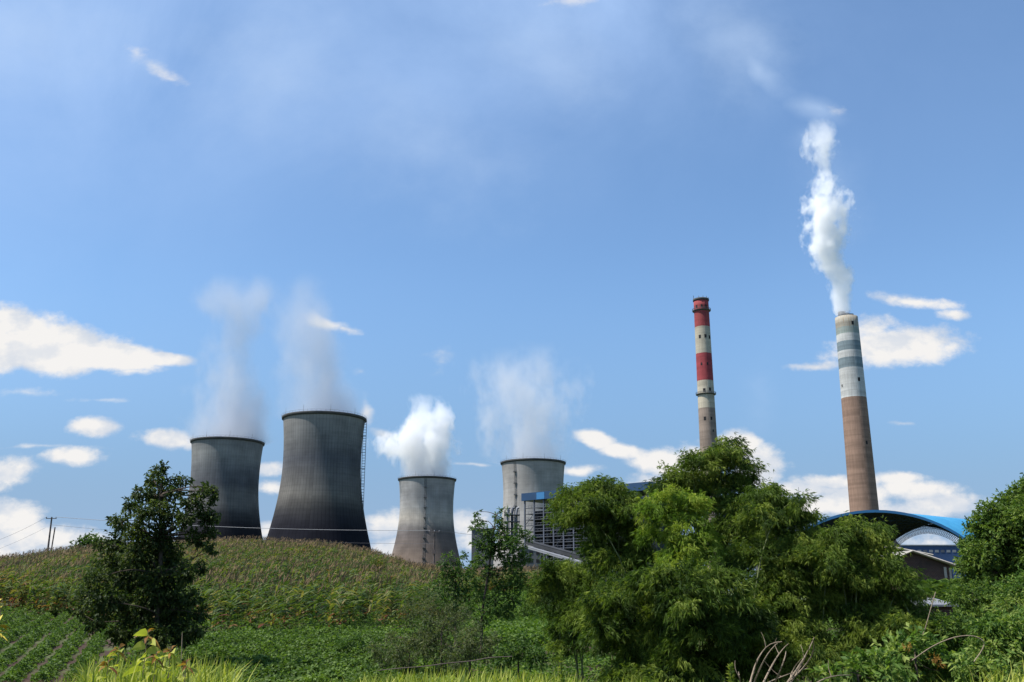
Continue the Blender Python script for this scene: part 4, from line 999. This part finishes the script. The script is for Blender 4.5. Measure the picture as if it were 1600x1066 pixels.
# bean patch in the middle
n = 110000; px_ = 290+rng.random(n)*440; y = 30+rng.random(n)*28
ok = y < np.interp(px_, [290, 330, 560, 640, 740], [52, 53, 55, 48, 40])
px_, y = px_[ok], y[ok]; x = (px_-800)/FPX*y*CP
mound = .22+.17*np.sin(x*3.3+.7*y)*np.cos(y*2.3)+.13*np.sin(x*7.1+2*np.sin(y))*np.sin(y*5.7)+.1*np.sin(x*.8)*np.sin(y*.9)
q = MB(); lowleaves(q, x, y, mound*(.5+.6*rng.random(len(x)))+.08, .14, .12, np.clip(.45+.8*(mound-.2)+.18*rng.normal(size=len(x)), 0, 1))
tag(q.build('bean_patch', M_BEAN), 'dense low bean patch below the corn right of the dark tree', 'crop', None, 'stuff')
# scrub and creepers elsewhere
n = 190000; px_ = -60+rng.random(n)*1720; y = 19+60*rng.random(n)**.8
ok = ~((px_ > 290) & (px_ < 600) & (y > 31) & (y < 52)) & ~((px_ < 190) & (y > 36) & (y < 74))
ok &= ~((px_ > 290) & (px_ < 540) & (y > 36) & (y < 50))
px_, y = px_[ok], y[ok]; x = (px_-800)/FPX*y*CP
cl_ = np.sin(x*.9+1.3)*np.cos(y*.7)+.5*np.sin(x*2.3+y*1.7)
h = .1+.35*np.clip(cl_+.4, 0, 1.4)*rng.random(len(x))
q = MB(); lowleaves(q, x, y, h, .17, .10, np.clip(.5+.15*cl_+.2*rng.normal(size=len(x)), 0, 1))
tag(q.build('ground_cover', M_VINE), 'tangled green creepers and weeds covering the low ground', 'ground cover', None, 'stuff')
n = 40000; px_ = 740+rng.random(n)*160; y = 50+70*rng.random(n); x = (px_-800)/FPX*y*CP
h = .1+.5*rng.random(n); q = MB(); lowleaves(q, x, y, h, .24, .15, np.clip(.6+.2*rng.normal(size=n), 0, 1))
tag(q.build('creeper_slope', M_VINE), 'bright green creepers on the slope between the sapling and the bamboo', 'ground cover', None, 'stuff')

# ------------------------------------------------------------------ foreground grass, plants, twigs
def blades(q, x, y, h, w_, lean, tint):
    n = len(x); z = terr(x, y); b = np.stack([x, y, z], -1); a = rng.random(n)*6.28; d = np.stack([np.cos(a), np.sin(a), np.zeros(n)], -1)
    sd_ = np.stack([-d[:, 1], d[:, 0], np.zeros(n)], -1); K = 5; s = np.linspace(0, 1, K)
    hh = h[:, None]; ln = lean[:, None]
    pz = hh*(s-.28*ln*s**3); pr = hh*ln*.75*s**2
    pts = b[:, None, :]+d[:, None, :]*pr[..., None]+np.array((0, 0, 1.))*pz[..., None]
    ww = (w_[:, None]*np.array([.8, 1, .85, .5, .04])/2)[..., None]
    v = np.stack([pts-sd_[:, None]*ww, pts+sd_[:, None]*ww], 2).reshape(n, -1, 3)
    f = np.array([(2*i, 2*i+1, 2*i+3, 2*i+2) for i in range(K-1)])
    F_ = (f[None]+(np.arange(n)*2*K)[:, None, None]).reshape(-1, 4)
    q.add(v.reshape(-1, 3), F_, tint=np.repeat(tint, 2*K))
q = MB(); X, Y, Hh = [], [], []
def gpatch(px0, px1, d0, d1, n, top_py, jit=14):
    p = px0+rng.random(n)*(px1-px0); y = d0+rng.random(n)*(d1-d0); x = (p-800)/FPX*y*CP
    tp = np.interp(p, [px0, (px0+px1)/2, px1], [top_py+10, top_py, top_py+10])+np.abs(rng.normal(size=n))*jit*1.6
    v = (533-tp)/FPX; h = CAMZ+y*(SP+v*CP)/(CP-v*SP)-terr(x, y)
    X.append(x); Y.append(y); Hh.append(np.maximum(h, .15))
gpatch(140, 380, 9, 14, 1700, 1008, 26); gpatch(100, 300, 9, 12, 700, 1042, 12); gpatch(370, 640, 9, 14, 240, 1056, 14)
gpatch(560, 900, 9.5, 14, 1900, 1034, 16); gpatch(880, 1120, 10, 14, 420, 1050, 10); gpatch(1090, 1400, 10, 14, 260, 1056, 10); gpatch(1500, 1640, 9, 13, 300, 1022, 16)
gpatch(1380, 1520, 10, 13, 160, 1056, 10); gpatch(-40, 120, 9.5, 12, 60, 1062, 6)
X = np.concatenate(X); Y = np.concatenate(Y); Hh = np.concatenate(Hh); n = len(X)
blades(q, X, Y, Hh*1.05, (.014+.022*rng.random(n)), .15+.85*rng.random(n)**1.5, np.clip(.6+.22*rng.normal(size=n), 0, 1))
tag(q.build('grass', M_GRASS), 'bright yellow green grass along the bottom of the view', 'grass', None, 'stuff')
# low base grass on the near verge, below the frame
n = 9000; x = rng.uniform(-9, 9, n); y = rng.uniform(5, 15, n); q = MB()
blades(q, x, y, .15+.25*rng.random(n), .01+.006*rng.random(n), .3+.7*rng.random(n), np.clip(.4+.2*rng.normal(size=n), 0, 1))
tag(q.build('verge_grass', M_GRASS), 'short grass on the near bank', 'grass', None, 'stuff')

def leafshape(mb, b, d, L, Wd, tint, mat=0):
    """broad pointed leaf with a folded midrib and a drooping tip"""
    d = np.asarray(d, float); d /= np.linalg.norm(d); up = np.array((0, 0, 1.)); sd_ = np.cross(d, up); sd_ /= np.linalg.norm(sd_)+1e-9; a_r = rng.normal()*.7; sd_ = sd_*math.cos(a_r)+np.cross(d, sd_)*math.sin(a_r)
    s = np.array([0, .15, .4, .65, .85, 1.]); wv_ = np.array([.05, .6, 1, .8, .4, .02])*Wd/2
    pts = b+d*(s*L)[:, None]-up*(s**2*L*.45)[:, None]
    v = np.stack([pts-sd_*wv_[:, None]+up*wv_[:, None]*.35, pts, pts+sd_*wv_[:, None]+up*wv_[:, None]*.35], 1).reshape(-1, 3)
    f = []
    for i in range(5): f += [(3*i, 3*i+1, 3*i+4, 3*i+3), (3*i+1, 3*i+2, 3*i+5, 3*i+4)]
    mb.add(v, f, tint=tint, mat=mat)
def redtip(px, py_top, D, label, n=9, L=.17):
    L *= 1.35; n += 3
    top = P(px, py_top, D); g_ = tz(top[0], D); root = empty('red_tipped_plant', (top[0], D, g_), label, 'plant', 'red tipped plants in the grass')
    st = MB(); st.tube([(top[0]+.02, D, g_-.05), (top[0]-.01, D, (g_+top[2])/2), tuple(top)], [.008, .006, .003], 5); st.build('stem', M_DRY, root)
    gl = MB(); rl = MB()
    for i in range(n):
        k = i/n; z = top[2]-.02-.5*(1-k); a = i*2.4+rng.random()*.5; el = -.1+.7*k
        leafshape(gl, np.array((top[0], D, z)), (math.cos(a), math.sin(a), el), L*(1.1-.4*k), L*.42, .6+.3*rng.random())
    for i in range(6):
        a = i*1.05+rng.random(); leafshape(rl, np.array((top[0], D, top[2]-.02-.01*i)), (math.cos(a), math.sin(a), 1.0-.25*i), L*(.4+.06*i), L*.2, rng.random())
    gl.build('leaf_cluster', M_GRASS, root); rl.build('young_leaves', M_RED, root)
redtip(231, 984, 9.6, 'tallest red tipped broad leaved plant in the grass under the dark tree', 10)
redtip(187, 1008, 9.9, 'red tipped plant left of the tallest one', 8, .14)
redtip(268, 1010, 9.9, 'red tipped plant right of the tallest one', 8, .14)
redtip(170, 1030, 9.4, 'small red tipped plant furthest left in the grass', 7, .13)
redtip(292, 1030, 9.5, 'small red tipped plant furthest right in the grass', 7, .12)
redtip(245, 1018, 9.3, 'short red tipped plant in front of the tallest one', 8, .13)
# yellow-leaved weed at left edge
root = empty('yellowing_plant', P(3, 960, 30), 'tall plant with yellow leaves at the left edge above the bean rows', 'plant')
c0 = P(4, 935, 30); g_ = tz(c0[0], 30); root.location = (float(c0[0]), 30, g_)
st = MB(); st.tube([(c0[0], 30, g_), tuple(c0)], [.03, .01], 5); st.build('stem', M_DRY, root)
q = MB()
for i in range(14):
    p_ = np.array((c0[0], 30, c0[2]-rng.random()*1.6)); a = rng.random()*6.28; leafshape(q, p_, (math.cos(a), math.sin(a), .1), .35, .14, .9)
q.build('foliage', plain('yellow_leaf', (.42,.34,.04), .6, .2, 3), root)
# dry twigs heap
root = empty('dry_branches', P(1215, 1060, 12), 'bare dry grey branches sticking up in front of the bamboo', 'dead branches')
root.location.z = tz(root.location.x, 12)
q = MB()
tw = [((1175,1075),(1195,1030),(1215,1005)), ((1188,1078),(1212,1030),(1232,1006)), ((1222,1078),(1255,1030),(1272,996)), ((1228,1078),(1252,1040),(1264,1012)), ((1205,1078),(1222,1040),(1228,1018)),
      ((1170,1078),(1190,1020),(1222,1003)), ((1215,1080),(1262,1035),(1270,1000)), ((1158,1078),(1156,1062),(1154,1050)), ((1240,1080),(1236,1055),(1252,1030)), ((1180,1080),(1210,1062),(1262,1044)), ((1165,1080),(1178,1050),(1182,1030)), ((1262,1080),(1290,1060),(1330,1055))]
for i, w_ in enumerate(tw):
    pts = [P(px, py, 12+rng.normal()*.25) for px, py in w_]; tt = np.linspace(0, 1, 9); A_, B_, C_ = pts
    cur = np.array([(1-s)**2*A_+2*s*(1-s)*(2*B_-.5*A_-.5*C_)+s*s*C_ for s in tt]); q.tube(cur, np.linspace(.012, .004, 9), 5)
    if i % 2: limb(q, cur[5], cur[5]+np.array((rng.normal()*.1, .05, .18)), .005, .002)
q.build('twigs', M_DRY, root)
def stem(pts, D, r, label, name='dead_stalk', m_=M_DRY):
    pts = np.array([P(x, y, D) for x, y in pts]); k = len(pts); tt = np.linspace(0, k-1, 24); cur = np.stack([np.interp(tt, np.arange(k), pts[:, j]) for j in range(3)], -1)
    for _ in range(3): cur[1:-1] = (cur[:-2]+cur[1:-1]*2+cur[2:])/4
    o = MB().tube(cur, r, 5).build(name, m_, None, True); tag(o, label, 'stem'); return o
stem([(1425,1032),(1455,1010),(1490,995),(1520,992),(1540,1002),(1535,1016),(1522,1034)], 15, .008, 'pale dead stem arching over the weeds at the right')
stem([(1430,1020),(1445,985),(1456,945),(1462,925)], 24, .012, 'thin straight dead stem slanting up beside the right bamboo')
stem([(590,1048),(625,1044),(660,1042),(700,1036),(740,1033),(765,1027),(800,1026)], 22, .009, 'grey hose running across the scrub below the bean patch', 'hose', M_POLE)
stem([(285,988),(283,1040),(290,1068)], 11, .005, 'thin dry stalk rising beside the red tipped plants')
# twisted weed spikes
for px_, top, lab in [(876, 1018, 'tall feathery weed spike in the grass left of the bamboo'), (1141, 1040, 'hooked feathery weed spike under the tallest bamboo')]:
    D_ = 10.5; c_ = P(px_, top, D_); g_ = tz(c_[0], D_); root = empty('weed_spike', (c_[0], D_, g_), lab, 'plant')
    MB().tube([(c_[0], D_, g_), tuple(c_)], [.006, .003], 5).build('stem', M_CULM, root)
    n = 260; zz_ = g_+.2+(c_[2]-g_-.2)*rng.random(n); b_ = np.stack([np.full(n, c_[0]), np.full(n, D_), zz_], -1); ax_ = rng.normal(size=(n, 3)); ax_[:, 2] = np.abs(ax_[:, 2])*.5+.4
    q = MB(); leaves(q, b_, ax_, .06, .012, np.clip(.4+.2*rng.normal(size=n), 0, 1)); q.build('foliage', M_GRASS, root)
# black netting on the bank
m, t, out = mat('netting'); oc = t.node('ShaderNodeTexCoord').outputs['Object']; x, y, z = t.xyz(oc)
gA = t.math('FRACT', t.math('MULTIPLY', t.math('ADD', x, y), 9.)); gB = t.math('FRACT', t.math('MULTIPLY', t.math('SUBTRACT', x, y), 9.))
gg = t.math('MAXIMUM', t.math('GREATER_THAN', gA, .75), t.math('GREATER_THAN', gB, .75))
princ(t, out, t.mix(gg, (.03,.026,.026), (.17,.15,.15)), .8, 0, gg, .4); M_NET = m
q = MB(); us_ = np.linspace(0, 1, 14); G = []
for v_ in np.linspace(0, 1, 5):
    for u_ in us_:
        x = .7+u_*2.4; y = 15.2+v_*1.6; G.append((x, y, tz(x, y)+.42+.03*math.sin(u_*20+v_*3)))
G = np.array(G); q.add(G, [(i*14+j, i*14+j+1, (i+1)*14+j+1, (i+1)*14+j) for i in range(4) for j in range(13)])
tag(q.build('netting', M_NET, None, True), 'dark criss cross netting lying in the grass left of the bamboo', 'netting')
